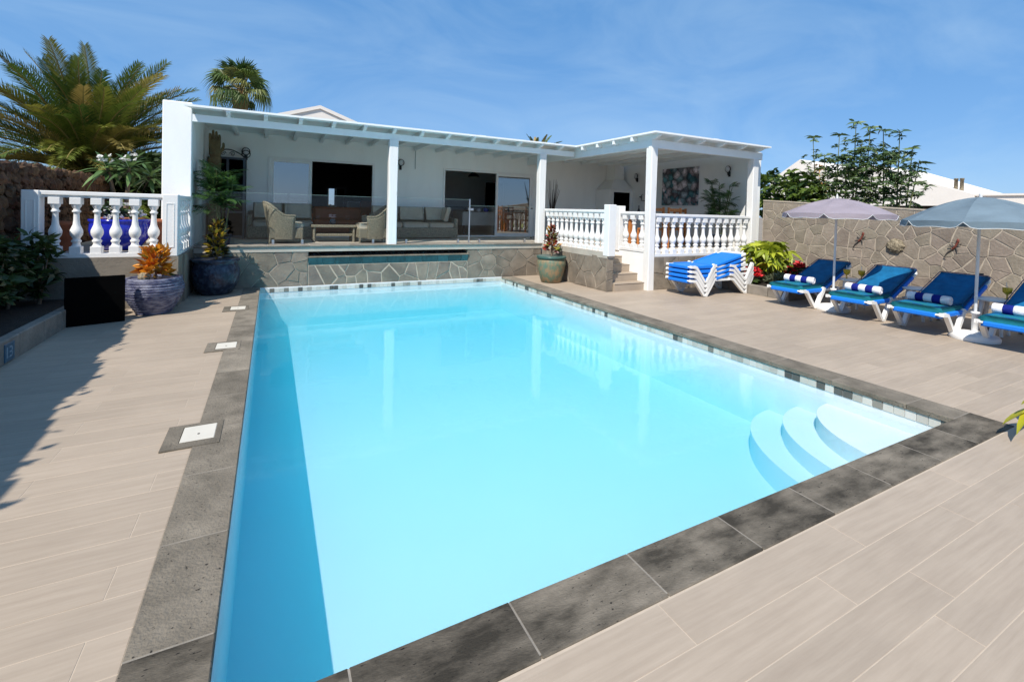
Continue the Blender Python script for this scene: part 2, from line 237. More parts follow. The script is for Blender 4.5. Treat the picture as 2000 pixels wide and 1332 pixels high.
def painting_mat():
    m = bpy.data.materials.new('abstract_pebble_painting'); m.use_nodes = True; t = m.node_tree; b = t.nodes['Principled BSDF']; K = t.links.new
    b.inputs['Roughness'].default_value = 0.7
    tc = N(t, 'ShaderNodeTexCoord'); ns = N(t, 'ShaderNodeTexNoise'); ns.inputs['Scale'].default_value = 3; K(tc.outputs['Object'], ns.inputs['Vector'])
    ad = N(t, 'ShaderNodeMix', data_type='RGBA'); ad.inputs['Factor'].default_value = 0.18; K(tc.outputs['Object'], ad.inputs['A']); K(ns.outputs['Color'], ad.inputs['B'])
    v = N(t, 'ShaderNodeTexVoronoi'); v.inputs['Scale'].default_value = 6.5; K(ad.outputs['Result'], v.inputs['Vector'])
    sp = N(t, 'ShaderNodeSeparateColor'); K(v.outputs['Color'], sp.inputs[0])
    cr = N(t, 'ShaderNodeValToRGB'); e = cr.color_ramp.elements
    for _ in range(4): e.new(0.5)
    for q, (p, c) in zip(e, [(0, (0.03, 0.10, 0.13)), (0.2, (0.07, 0.20, 0.22)), (0.4, (0.30, 0.28, 0.30)), (0.6, (0.42, 0.38, 0.40)), (0.8, (0.10, 0.07, 0.08)), (1.0, (0.18, 0.26, 0.30))]): q.position = p; q.color = (*c, 1)
    K(sp.outputs[0], cr.inputs[0])
    mr = N(t, 'ShaderNodeMapRange'); mr.inputs['From Min'].default_value = 0.05; mr.inputs['From Max'].default_value = 0.75; mr.inputs['To Min'].default_value = 2.2; mr.inputs['To Max'].default_value = 0.3; K(v.outputs['Distance'], mr.inputs['Value'])
    n2 = N(t, 'ShaderNodeTexNoise'); n2.inputs['Scale'].default_value = 22; K(tc.outputs['Object'], n2.inputs['Vector'])
    hs = N(t, 'ShaderNodeHueSaturation'); m2 = N(t, 'ShaderNodeMath', operation='MULTIPLY'); K(mr.outputs[0], m2.inputs[0]); K(n2.outputs['Fac'], m2.inputs[1])
    m3 = N(t, 'ShaderNodeMath', operation='MULTIPLY'); m3.inputs[1].default_value = 2.0; K(m2.outputs[0], m3.inputs[0]); K(m3.outputs[0], hs.inputs['Value'])
    K(cr.outputs[0], hs.inputs['Color']); K(hs.outputs[0], b.inputs['Base Color'])
    return m
M_painting = painting_mat()

# ------------------------------------------------------------------ builders
W = {}
def wl(p): return W.get(p.name, Vector((0, 0, 0))) if p else Vector((0, 0, 0))
def tagit(o, label=None, cat=None, group=None, kind=None):
    if label: o['label'] = label
    if cat: o['category'] = cat
    if group: o['group'] = group
    if kind: o['kind'] = kind
    return o
def thing(name, label, cat, loc=(0, 0, 0), rz=0.0, group=None):
    o = bpy.data.objects.new(name, None); COL.objects.link(o); o.empty_display_size = 0.1
    o.location = loc; o.rotation_euler = (0, 0, rz); W[o.name] = Vector(loc) if rz == 0 else Vector((0, 0, 0))
    return tagit(o, label, cat, group)
def struct(name, loc=(0, 0, 0)):
    o = bpy.data.objects.new(name, None); COL.objects.link(o); o.location = loc; W[o.name] = Vector(loc); o['kind'] = 'structure'; return o
class MB:
    def __init__(s): s.v = []; s.f = []; s.sm = []
    def add(s, vs, fs, smooth=False):
        n = len(s.v); s.v.extend([tuple(v) for v in vs]); s.f.extend([tuple(i + n for i in f) for f in fs]); s.sm.extend([smooth] * len(fs)); return s
    def box(s, x0, x1, y0, y1, z0, z1, b=0.0):
        if x0 > x1: x0, x1 = x1, x0
        if y0 > y1: y0, y1 = y1, y0
        if z0 > z1: z0, z1 = z1, z0
        if b <= 0:
            vs = [(x, y, z) for z in (z0, z1) for y in (y0, y1) for x in (x0, x1)]
            return s.add(vs, [(0, 2, 3, 1), (4, 5, 7, 6), (0, 1, 5, 4), (2, 6, 7, 3), (0, 4, 6, 2), (1, 3, 7, 5)])
        b = min(b, (x1 - x0) * .45, (y1 - y0) * .45, (z1 - z0) * .45)
        vs = []; idx = {}
        X = (x0, x1); Y = (y0, y1); Z = (z0, z1); sg = (1, -1)
        for i in (0, 1):
            for j in (0, 1):
                for k in (0, 1):
                    cx, cy, cz = X[i], Y[j], Z[k]; bx, by, bz = b * sg[i], b * sg[j], b * sg[k]
                    for a, p in enumerate(((cx, cy + by, cz + bz), (cx + bx, cy, cz + bz), (cx + bx, cy + by, cz))):
                        idx[i, j, k, a] = len(vs); vs.append(p)
        F = []
        q = lambda *t: F.append(tuple(idx[a] for a in t))
        q((0,0,0,0),(0,0,1,0),(0,1,1,0),(0,1,0,0)); q((1,0,0,0),(1,1,0,0),(1,1,1,0),(1,0,1,0))
        q((0,0,0,1),(1,0,0,1),(1,0,1,1),(0,0,1,1)); q((0,1,0,1),(0,1,1,1),(1,1,1,1),(1,1,0,1))
        q((0,0,0,2),(0,1,0,2),(1,1,0,2),(1,0,0,2)); q((0,0,1,2),(1,0,1,2),(1,1,1,2),(0,1,1,2))
        for k in (0, 1):
            for j in (0, 1): q((0,j,k,1),(0,j,k,2),(1,j,k,2),(1,j,k,1))
            for i in (0, 1): q((i,0,k,0),(i,0,k,2),(i,1,k,2),(i,1,k,0))
        for i in (0, 1):
            for j in (0, 1): q((i,j,0,0),(i,j,1,0),(i,j,1,1),(i,j,0,1))
        for i in (0, 1):
            for j in (0, 1):
                for k in (0, 1): q((i,j,k,0),(i,j,k,1),(i,j,k,2))
        return s.add(vs, F)
    def prism(s, pts, a, b, axis='z', smooth=False):
        n = len(pts)
        def P(p, h):
            if axis == 'z': return (p[0], p[1], h)
            if axis == 'y': return (p[0], h, p[1])
            return (h, p[0], p[1])
        vs = [P(p, a) for p in pts] + [P(p, b) for p in pts]
        fs = [tuple(range(n - 1, -1, -1)), tuple(range(n, 2 * n))] + [(i, (i + 1) % n, n + (i + 1) % n, n + i) for i in range(n)]
        return s.add(vs, fs, smooth)
    def tube(s, pts, r, n=8, cap=True):
        pts = [Vector(p) for p in pts]; rs = r if isinstance(r, (list, tuple)) else [r] * len(pts)
        vs = []; fs = []; up = Vector((0, 0, 1))
        for i, p in enumerate(pts):
            d = (pts[min(i + 1, len(pts) - 1)] - pts[max(i - 1, 0)]).normalized()
            a = d.cross(up if abs(d.z) < 0.95 else Vector((1, 0, 0))).normalized(); c = d.cross(a).normalized()
            for k in range(n):
                t = 2 * PI * k / n; vs.append(p + (a * math.cos(t) + c * math.sin(t)) * rs[i])
        for i in range(len(pts) - 1):
            for k in range(n):
                k2 = (k + 1) % n; fs.append((i * n + k, i * n + k2, (i + 1) * n + k2, (i + 1) * n + k))
        s.add(vs, fs, True)
        if cap:
            m = len(pts) - 1
            s.add(vs[:n], [tuple(range(n))]); s.add(vs[m * n:], [tuple(range(n - 1, -1, -1))])
        return s
    def lathe(s, prof, n=24, c=(0, 0, 0), smooth=True, sq=False):
        vs = []; fs = []
        for (r, z) in prof:
            for k in range(n):
                t = 2 * PI * (k + 0.5) / n; rr = r / math.cos(PI / 4) if (sq and n == 4) else r
                vs.append((c[0] + rr * math.cos(t), c[1] + rr * math.sin(t), c[2] + z))
        for i in range(len(prof) - 1):
            for k in range(n):
                k2 = (k + 1) % n; fs.append((i * n + k, i * n + k2, (i + 1) * n + k2, (i + 1) * n + k))
        s.add(vs, fs, smooth)
        s.add(vs[:n], [tuple(range(n - 1, -1, -1))]); s.add(vs[-n:], [tuple(range(n))]); return s
    def ball(s, c, r, nu=12, nv=8, noise=0.0):
        if not isinstance(r, (tuple, list)): r = (r, r, r)
        vs = []; fs = []
        for j in range(nv + 1):
            ph = PI * j / nv
            for i in range(nu):
                th = 2 * PI * i / nu; k = 1 + random.uniform(-noise, noise)
                vs.append((c[0] + r[0] * k * math.sin(ph) * math.cos(th), c[1] + r[1] * k * math.sin(ph) * math.sin(th), c[2] + r[2] * k * math.cos(ph)))
        for j in range(nv):
            for i in range(nu):
                i2 = (i + 1) % nu; fs.append((j * nu + i, (j + 1) * nu + i, (j + 1) * nu + i2, j * nu + i2))
        return s.add(vs, fs, noise < 0.05)
    def xform(s, M): s.v = [tuple(M @ Vector(v)) for v in s.v]; return s
    def merge(s, o, M=None):
        vs = o.v if M is None else [M @ Vector(v) for v in o.v]
        n = len(s.v); s.v.extend([tuple(v) for v in vs]); s.f.extend([tuple(i + n for i in f) for f in o.f]); s.sm.extend(o.sm); return s
    def mesh(s, name, m, ofs=Vector((0, 0, 0))):
        me = bpy.data.meshes.new(name); me.from_pydata([(v[0] - ofs[0], v[1] - ofs[1], v[2] - ofs[2]) for v in s.v], [], s.f)
        me.polygons.foreach_set('use_smooth', s.sm)
        for mm in (m if isinstance(m, (list, tuple)) else [m]): me.materials.append(mm)
        me.update(); return me
    def obj(s, name, m, parent=None, local=False, **kw):
        o = bpy.data.objects.new(name, s.mesh(name, m, Vector((0, 0, 0)) if local else wl(parent))); COL.objects.link(o); o.parent = parent
        W[o.name] = wl(parent); return tagit(o, **kw)
def place(me, name, parent, loc, rot=(0, 0, 0), sc=1.0, local=False, mtx=None):
    o = bpy.data.objects.new(name, me); COL.objects.link(o); o.parent = parent
    base = Vector((0, 0, 0)) if local else wl(parent)
    if mtx is not None:
        o.rotation_mode = 'QUATERNION'; o.rotation_quaternion = mtx.to_quaternion()
    else: o.rotation_euler = rot
    o.location = Vector(loc) - base; o.scale = (sc, sc, sc) if not isinstance(sc, (tuple, list)) else sc
    W[o.name] = Vector(loc); return o
def solo(mb, name, m, label, cat, loc=None, group=None):
    """a thing that is one mesh, origin at its base"""
    xs = [v[0] for v in mb.v]; ys = [v[1] for v in mb.v]; zs = [v[2] for v in mb.v]
    c = Vector(((min(xs) + max(xs)) / 2, (min(ys) + max(ys)) / 2, min(zs)))
    o = bpy.data.objects.new(name, mb.mesh(name, m, c)); COL.objects.link(o); o.location = c if loc is None else Vector(loc); W[o.name] = o.location.copy()
    return tagit(o, label, cat, group)
def copy_tree(o, parent=None):
    c = o.copy(); COL.objects.link(c)
    if parent is not None: c.parent = parent
    W[c.name] = W.get(o.name, Vector((0, 0, 0)))
    for ch in list(o.children): copy_tree(ch, c)
    return c
def dirmat(d, roll=0.0):
    """rotation that takes +X to d, keeping +Z roughly up"""
    d = Vector(d).normalized(); up = Vector((0, 0, 1)) if abs(d.z) < 0.98 else Vector((0, 1, 0))
    y = up.cross(d).normalized(); z = d.cross(y)
    return Matrix((d, y, z)).transposed() @ Matrix.Rotation(roll, 3, 'X')

# --- crazy paving ---------------------------------------------------
def clip(poly, a, b, c):      # keep a*x+b*y<=c
    o = []
    for i in range(len(poly)):
        p, q = poly[i], poly[(i + 1) % len(poly)]; dp = a * p[0] + b * p[1] - c; dq = a * q[0] + b * q[1] - c
        if dp <= 0: o.append(p)
        if dp * dq < 0:
            t = dp / (dp - dq); o.append((p[0] + t * (q[0] - p[0]), p[1] + t * (q[1] - p[1])))
    return o
def cells(w, h, n, joint, rng, ragged=1.0):
    """irregular flat stones: polygons of a rectangle w x h with open joints"""
    nx = max(1, round(math.sqrt(n * w / h))); ny = max(1, round(n / nx)); pts = []
    base = math.sqrt(w * h / n); tries = 0
    while len(pts) < n and tries < n * 60:
        tries += 1; p = (rng.uniform(0, w), rng.uniform(0, h)); lim = base * (0.80 if rng.random() < .55 else 0.38) * ragged
        if all(math.dist(p, q) > lim for q in pts): pts.append(p)
    out = []
    for k, p in enumerate(pts):
        e = joint * 0.5; poly = [(e, e), (w - e, e), (w - e, h - e), (e, h - e)]
        for q in pts:
            if q is p: continue
            dx, dy = q[0] - p[0], q[1] - p[1]; d = math.hypot(dx, dy)
            if d > 5.0 * base or d < 1e-6: continue
            jj = joint * rng.uniform(0.7, 1.5)
            poly = clip(poly, dx / d, dy / d, (dx * (p[0] + q[0]) / 2 + dy * (p[1] + q[1]) / 2) / d - jj / 2)
            if len(poly) < 3: break
        if len(poly) >= 3:
            # drop tiny edges
            pp = [poly[i] for i in range(len(poly)) if math.dist(poly[i], poly[i - 1]) > 0.012]
            if len(pp) >= 3: out.append(pp)
    return out
def lay_stones(parent, o, u, v, w, h, n, m, joint=0.012, depth=0.014, seed=1, ragged=1.0, name='stone', holes=None):
    rng = random.Random(seed); o, u, v = Vector(o), Vector(u).normalized(), Vector(v).normalized(); nn = u.cross(v).normalized()
    for poly in cells(w, h, n, joint, rng, ragged):
        cx = sum(p[0] for p in poly) / len(poly); cy = sum(p[1] for p in poly) / len(poly)
        d = depth * rng.uniform(0.75, 1.1); ch = 0.005; k = len(poly); vs = []
        R = sum(math.dist(p, (cx, cy)) for p in poly) / k; sh = max(0.5, 1 - 0.007 / R)
        tx, ty = rng.uniform(-.03, .03), rng.uniform(-.03, .03)
        # the polygon, its edges slightly wavy
        pts = []
        for i in range(k):
            a, b = poly[i], poly[(i + 1) % k]; pts.append(a)
            if math.dist(a, b) > 0.12:
                t = rng.uniform(.35, .65); nx_, ny_ = (b[1] - a[1]), -(b[0] - a[0]); l = math.hypot(nx_, ny_); off = rng.uniform(-.010, .002)
                pts.append((a[0] + t * (b[0] - a[0]) + nx_ / l * off, a[1] + t * (b[1] - a[1]) + ny_ / l * off))
        k = len(pts)
        for lev, hh, s_ in ((0, -0.01, 1), (1, d - ch, 1), (2, d, sh)):
            for p in pts:
                px, py = (p[0] - cx) * s_, (p[1] - cy) * s_; hz = hh + ((px * tx + py * ty) if lev else 0)
                vs.append(u * px + v * py + nn * hz)
        fs = [tuple(range(2 * k, 3 * k))]
        for lv in (0, 1):
            for i in range(k): fs.append((lv * k + i, lv * k + (i + 1) % k, (lv + 1) * k + (i + 1) % k, (lv + 1) * k + i))
        me = MB().add(vs, fs).mesh(name, m)
        place(me, name, parent, o + u * cx + v * cy)

# ================================================================== SETTING
gx0, gx1, gy0, gy1 = -0.40, 5.40, 1.45, 10.32
B = 1500.0
g = MB()
for x0, x1, y0, y1 in ((-B, gx0, -B, B), (gx1, B, -B, B), (gx0, gx1, -B, gy0), (gx0, gx1, gy1, B)):
    g.add([(x0, y0, -0.06), (x1, y0, -0.06), (x1, y1, -0.06), (x0, y1, -0.06)], [(0, 1, 2, 3)])
g.obj('ground', M_ground, kind='structure')

# --- deck of wood-look planks
deck = MB()
for x0, x1, y0, y1 in ((-2.30, -0.43, 1.43, 10.3), (-4.0, 11.0, -5.0, 1.43), (5.40, 11.0, 1.43, 10.3)):
    deck.box(x0, x1, y0, y1, -0.055, -0.0012)
deck = deck.obj('pool_deck', M_grout, kind='structure')
rows = [1.408, 1.205, 1.03, 0.86, 0.70, 0.54, 0.38, 0.20, 0.0]
while rows[-1] > -4.9: rows.append(rows[-1] - 0.2)
rows = rows[::-1]
y_ = 1.408
up = []
while y_ < 10.2: y_ += 0.2035; up.append(y_)
rows += up
J = 0.0042; planks = []
rng = random.Random(3)
for i in range(len(rows) - 1):
    y0, y1 = rows[i] + J / 2, rows[i + 1] - J / 2; ph = (-0.588, -1.20)[i % 2] if rows[i] > 1.3 else (2.70, 2.26, 2.70, 2.28, 1.95, 2.5)[i % 6]
    zones = [(-2.30, 11.0)] if rows[i + 1] < 1.5 else [(-2.30, -0.447), (5.42, 11.0)]
    if rows[i] < 0: zones = [(-4.0, 11.0)]
    for za, zb in zones:
        k0 = math.floor((za - ph) / 1.22); x = ph + k0 * 1.22
        while x < zb:
            a, b = max(x, za), min(x + 1.22, zb)
            if b - a > 0.03: planks.append((a + J / 2, b - J / 2, y0, y1))
            x += 1.22
def seen(p):
    cx, cy = (p[0] + p[1]) / 2, (p[2] + p[3]) / 2
    if cy < 0.05: return False
    f = 0.462 * cx + 0.887 * cy; r = 0.887 * cx - 0.461 * cy
    if f < 0.5: return False
    u = r / f; v = 1.65 / f
    return -1.2 < u < 1.2 and v < 1.1
planks.sort(key=lambda p: (not seen(p), math.hypot((p[0] + p[1]) / 2, (p[2] + p[3]) / 2)))
for p in planks[:296]:
    c = Vector(((p[0] + p[1]) / 2, (p[2] + p[3]) / 2, 0)); hx, hy = (p[1] - p[0]) / 2, (p[3] - p[2]) / 2
    me = MB().box(-hx, hx, -hy, hy, -0.03, 0, 0.0008).mesh('plank', M_plank); place(me, 'plank', deck, c)
far = MB()
for p in planks[296:]: far.box(p[0], p[1], p[2], p[3], -0.03, 0)
far.obj('far_planks', M_plank, deck, kind='stuff')

# --- pool
PX0, PX1, PY0, PY1 = -0.165, 5.12, 1.69, 10.30
ZW = -0.116
pool = struct('swimming_pool', (2.48, 6.0, 0))
def floor_z(y): return -0.79 - 0.02 * (y - PY0) / (PY1 - PY0)
b = MB()
b.add([(PX0, PY0, floor_z(PY0)), (PX1, PY0, floor_z(PY0)), (PX1, PY1, floor_z(PY1)), (PX0, PY1, floor_z(PY1))], [(0, 1, 2, 3)])
b.obj('pool_floor', M_poolpaint, pool)
b = MB(); T = 0.22
b.box(PX0 - T, PX0, PY0 - T, PY1 + T, -1.3, -0.04); b.obj('pool_wall', M_poolpaint, pool)
b = MB(); b.box(PX1, PX1 + T, PY0 - T, PY1, -1.3, -0.04); b.obj('pool_wall', M_poolpaint, pool)
b = MB(); b.box(PX0, PX1, PY0 - T, PY0, -1.3, -0.04); b.obj('pool_wall', M_poolpaint, pool)
b = MB(); b.box(PX0, PX1, PY1, PY1 + T, -1.3, -0.002); b.obj('pool_wall', M_poolpaint, pool)
for zt, zb, ax, ay in ((-0.25, -0.60, 0.82, 1.00), (-0.40, -0.80, 1.05, 1.30), (-0.56, -1.1, 1.25, 1.62)):
    n = 28; pts = [(PX1 - 0.001, PY0 + 0.001)]
    for i in range(n + 1):
        t = PI / 2 + (PI / 2) * i / n
        pts.append((PX1 - 0.001 + ax * math.cos(t), PY0 + 0.001 + ay * math.sin(t)))
    st = MB().prism(pts, zb, zt)
    st.obj('pool_step', M_poolpaint, pool)
# waterline mosaic
rng = random.Random(11)
tm = MB().box(-0.0405, 0.0405, -0.004, 0.004, -0.0405, 0.0405, 0.002).mesh('waterline_tile', M_wl)
n = int((PY1 - PY0) / 0.0845)
for i in range(n):
    place(tm, 'waterline_tile', pool, (PX1 - 0.003, PY0 + (i + 0.5) * (PY1 - PY0) / n, -0.083), (0, 0, PI / 2))
n = int((PX1 - PX0) / 0.0845)
for i in range(n):
    place(tm, 'waterline_tile', pool, (PX0 + (i + 0.5) * (PX1 - PX0) / n, PY1 - 0.003, -0.062))
# coping stones
def coping(x0, x1, y0, y1, m, z=0.006):
    c = Vector(((x0 + x1) / 2, (y0 + y1) / 2, 0)); me = MB().box(x0 - c.x, x1 - c.x, y0 - c.y, y1 - c.y, -0.042, z, 0.004).mesh('coping_stone', m)
    place(me, 'coping_stone', pool, c)
g2 = 0.003
ys = [1.42, 2.055, 2.687, 3.33, 3.97, 4.615, 5.255, 5.90, 6.54, 7.18, 7.82, 8.46, 9.10, 9.72, 10.28]
for a, b_ in zip(ys, ys[1:]): coping(-0.447, -0.163, a + g2 / 2, b_ - g2 / 2, M_basalt_grey if a > 2.0 else M_basalt_dark)
xs = [-0.163, 0.27, 0.913, 1.555, 2.198, 2.833, 3.46, 4.14, 4.72, 5.415]
for a, b_ in zip(xs, xs[1:]): coping(a + g2 / 2, b_ - g2 / 2, 1.417, 1.692, M_basalt_dark)
ys = [1.694, 2.02, 2.65, 3.29, 3.93, 4.57, 5.21, 5.85, 6.49, 7.13, 7.77, 8.41, 9.05, 9.69, 10.28]
for a, b_ in zip(ys, ys[1:]): coping(5.10, 5.415, a + g2 / 2, b_ - g2 / 2, M_basalt_grey)
gb = MB()
for x0, x1, y0, y1 in ((-0.445, -0.17, 1.43, 10.27), (-0.17, 5.40, 1.43, 1.685), (5.11, 5.40, 1.69, 10.27)): gb.box(x0, x1, y0, y1, -0.04, 0.0048)
gb.obj('coping_grout', M_kerb, pool)
# water
w_ = MB().box(PX0 - 0.03, PX1 + 0.03, PY0 - 0.03, PY1 + 0.03, -1.35, ZW)
w_.obj('pool_water', M_water, kind='structure')

# skimmer lids in the deck
for (yc, lab) in ((3.90, 'white skimmer lid set in dark stone, nearest of the three along the pool edge'), (6.20, 'white skimmer lid set in dark stone, middle of the three along the pool edge'), (8.37, 'white skimmer lid set in dark stone, farthest of the three beside the ribbed pot')):
    t = thing('skimmer_lid', lab, 'skimmer lid', (-0.44, yc, 0.0), group='skimmer lids in the pool edge')
    b = MB(); x0, x1, y0, y1 = -0.628, -0.29, yc - 0.19, yc + 0.19; ix0, ix1, iy0, iy1 = -0.535, -0.325, yc - 0.105, yc + 0.15
    for q in ((x0, ix0, y0, y1), (ix1, x1, y0, y1), (ix0, ix1, y0, iy0), (ix0, ix1, iy1, y1)): b.box(*q, -0.02, 0.0105)
    b.obj('stone_surround', M_basalt_grey, t)
    b = MB(); b.box(ix0 + .004, ix1 - .004, iy0 + .004, iy1 - .004, -0.02, 0.009, 0.003); lid = b.obj('lid', M_lid, t)
    MB().lathe([(0.008, 0.0), (0.008, 0.0018)], 10, (-0.43, yc, 0.009)).obj('finger_hole', M_black, lid)

# ================================================================== TERRACE AND WALLS
ZT = 0.83
tf = MB(); tf.box(-1.30, 6.25, 10.30, 13.0, 0.70, ZT); tf.box(6.25, 6.43, 7.66, 13.0, 0.70, ZT - 0.001); tf.box(6.43, 7.30, 8.75, 13.0, 0.70, ZT - 0.002); tf.box(7.30, 10.98, 7.6, 13.0, 0.70, ZT - 0.003); tf.box(-3.15, -1.30, 9.0, 16.0, 0.6, ZT - 0.004)
tf.obj('terrace_floor', M_terrace, kind='structure')
twall = thing('terrace_wall', 'grey stone clad terrace wall rising from the far end of the pool', 'wall', (2.5, 10.30, 0.0))
SX0, SX1, SZ0, SZ1 = 0.70, 4.20, 0.600, 0.728
b = MB()
b.box(-1.26, SX0, 10.325, 10.75, -0.04, ZT - 0.03); b.box(SX1, 6.25, 10.325, 10.75, -0.04, ZT - 0.03); b.box(SX0, SX1, 10.325, 10.75, -0.04, SZ0 - 0.03); b.box(SX0, SX1, 10.325, 10.75, SZ1, ZT - 0.03)
b.obj('mortar_bed', M_mortar_grey, twall)
lay_stones(twall, (-1.26, 10.325, 0.0), (1, 0, 0), (0, 0, 1), SX0 + 1.26, 0.79, 16, M_stone_t, 0.012, seed=5)
lay_stones(twall, (SX1, 10.325, 0.0), (1, 0, 0), (0, 0, 1), 6.25 - SX1, 0.79, 18, M_stone_b, 0.012, seed=8)
b = MB(); b.box(SX0, SX1, 10.322, 10.327, 0.0, 0.47); b.obj('pale_mortar', M_mortar, twall)
lay_stones(twall, (SX0, 10.327, 0.0), (1, 0, 0), (0, 0, 1), SX1 - SX0, 0.42, 22, M_stone_t, 0.018, seed=21)
xx = SX0
rng = random.Random(4)
while xx < SX1 - 0.05:
    wv = min(rng.uniform(0.22, 0.42), SX1 - xx); me = MB().prism([(-0.0, -0.075), (-0.035, 0.065), (0.03, 0.075), (0.03, -0.075)], -wv / 2 + .003, wv / 2 - .003, 'x').mesh('spill_stone', M_teal)
    place(me, 'spill_stone', twall, (xx + wv / 2, 10.318, 0.50)); xx += wv
b = MB(); b.box(SX0 - 0.02, SX1 + 0.02, 10.28, 10.6, 0.570, SZ0, 0.006); b.obj('spillway_lip', M_basalt_grey, twall)
b = MB(); b.box(SX0, SX1, 10.60, 10.66, SZ0, SZ1); b.obj('slot_back', M_blackstone, twall)
rng = random.Random(6)
rk = [MB().ball((0, 0, 0), (0.05, 0.04, 0.028), 7, 5, 0.25).mesh('slot_rock', M_blackstone) for _ in range(3)]
for i in range(44): place(rng.choice(rk), 'slot_rock', twall, (SX0 + 0.04 + i * (SX1 - SX0 - 0.08) / 43, 10.45 + rng.uniform(-.05, .05), SZ0 + 0.018), (0, 0, rng.uniform(0, 6)), rng.uniform(.8, 1.25))
xx = -1.26
while xx < 6.2:
    wv = min(rng.uniform(0.5, 0.8), 6.25 - xx); me = MB().box(-wv / 2 + .003, wv / 2 - .003, -0.03, 0.42, -0.025, 0.004, 0.006).mesh('capping_stone', M_kerb); place(me, 'capping_stone', twall, (xx + wv / 2, 10.30, ZT)); xx += wv

# stub wall beside the steps, with its balustrade
def rail_profile(mb, p0, p1, w, z0, z1):
    """moulded handrail along p0->p1"""
    p0, p1 = Vector(p0), Vector(p1); d = (p1 - p0); l = d.length; d.normalize(); s = Vector((-d.y, d.x, 0)); h = z1 - z0
    pr = [(-w * .36, 0), (w * .36, 0), (w * .36, h * .25), (w * .5, h * .42), (w * .5, h * .92), (w * .44, h), (-w * .44, h), (-w * .5, h * .92), (-w * .5, h * .42), (-w * .36, h * .25)]
    vs = []
    for P in (p0, p1):
        for a, z in pr: q = P + s * a; vs.append((q.x, q.y, z0 + z))
    n = len(pr); mb.add(vs, [tuple(range(n - 1, -1, -1)), tuple(range(n, 2 * n))] + [(i, (i + 1) % n, n + (i + 1) % n, n + i) for i in range(n)]); return mb
def baluster_mesh(h, r):
    b = MB(); q = r * 0.86
    b.box(-q, q, -q, q, 0, 0.13 * h, 0.004); b.box(-q, q, -q, q, 0.88 * h, h, 0.004)
    k = lambda *a: [(x * r, z * h) for x, z in a]
    b.lathe(k((.80, .128), (.62, .16), (.58, .19), (.78, .215), (.78, .235), (.55, .26), (.66, .29), (.92, .33), (1.0, .375), (.97, .42), (.78, .465), (.56, .52), (.48, .60), (.45, .69), (.46, .73), (.68, .745), (.68, .765), (.47, .785), (.50, .81), (.74, .85), (.80, .882)), 18)
    return b.mesh('baluster', M_white)
def newel(parent, x0, x1, y0, y1, z0, z1, panels=True):
    nw = MB().box(x0, x1, y0, y1, z0, z1, 0.008).obj('newel', M_white, parent)
    return nw
BAL = baluster_mesh(0.80, 0.075)
def balustrade(name, label, p0, p1, zb, zt, xs=None, n=6, w=0.15, group='white balustrades'):
    p0, p1 = Vector((*p0, 0)), Vector((*p1, 0)); c = (p0 + p1) / 2
    t = thing(name, label, 'balustrade', (c.x, c.y, zb), group=group)
    rail_profile(MB(), p0, p1, w, zt - 0.09, zt).obj('handrail', M_white, t)
    d = (p1 - p0).normalized(); s = Vector((-d.y, d.x, 0)) * (w * 0.5); vs = []
    bb = MB(); pts = [(q.x, q.y) for q in (p0 - s, p1 - s, p1 + s, p0 + s)]
    bb.prism(pts, zb, zb + 0.055).obj('base_rail', M_white, t)
    h = (zt - 0.09) - (zb + 0.055); sc = h / 0.80
    if xs is None: xs = [(i + 0.5) / n for i in range(n)]
    ang = math.atan2(d.y, d.x)
    for f in xs:
        q = p0.lerp(p1, f); place(BAL, 'baluster', t, (q.x, q.y, zb + 0.055), (0, 0, ang), (1, 1, sc))
    return t
swall = thing('stub_wall', 'low brown stone wall beside the steps, under the white balustrade with the tall newel', 'wall', (6.34, 9.0, 0))
MB().box(6.262, 6.418, 7.675, 10.29, 0.0, 0.745).obj('mortar_bed', M_mortar_grey, swall)
lay_stones(swall, (6.264, 10.28, 0.0), (0, -1, 0), (0, 0, 1), 2.60, 0.745, 22, M_stone_b, 0.012, 0.013, seed=31)
lay_stones(swall, (6.25, 7.677, 0.0), (1, 0, 0), (0, 0, 1), 0.18, 0.745, 3, M_stone_b, 0.010, 0.016, seed=33)
t = balustrade('balustrade', 'white balustrade running back from the steps to the terrace post, behind the red croton', (6.34, 7.80), (6.34, 10.22), 0.746, 1.72, n=12)
newel(t, 6.245, 6.435, 7.62, 7.80, 0.747, 1.83)

# steps up to the terrace
steps = thing('steps', 'tiled steps rising from the deck between the stub wall and the white stringer', 'steps', (6.86, 8.0, 0))
for i in range(5):
    y0 = 7.60 + i * 0.265; z1 = ZT * (i + 1) / 5
    if i < 4:
        MB().box(6.432, 7.296, y0 + 0.01, 8.95, z1 - ZT / 5 + 0.001 if i else 0, z1 - 0.012).obj('riser', M_plank, steps)
        MB().box(6.432, 7.296, y0, y0 + 0.28, z1 - 0.012, z1, 0.003).obj('tread', M_plank, steps)
MB().box(6.432, 7.296, 8.66, 8.95, 0.66, ZT - 0.001).obj('riser', M_plank, steps)

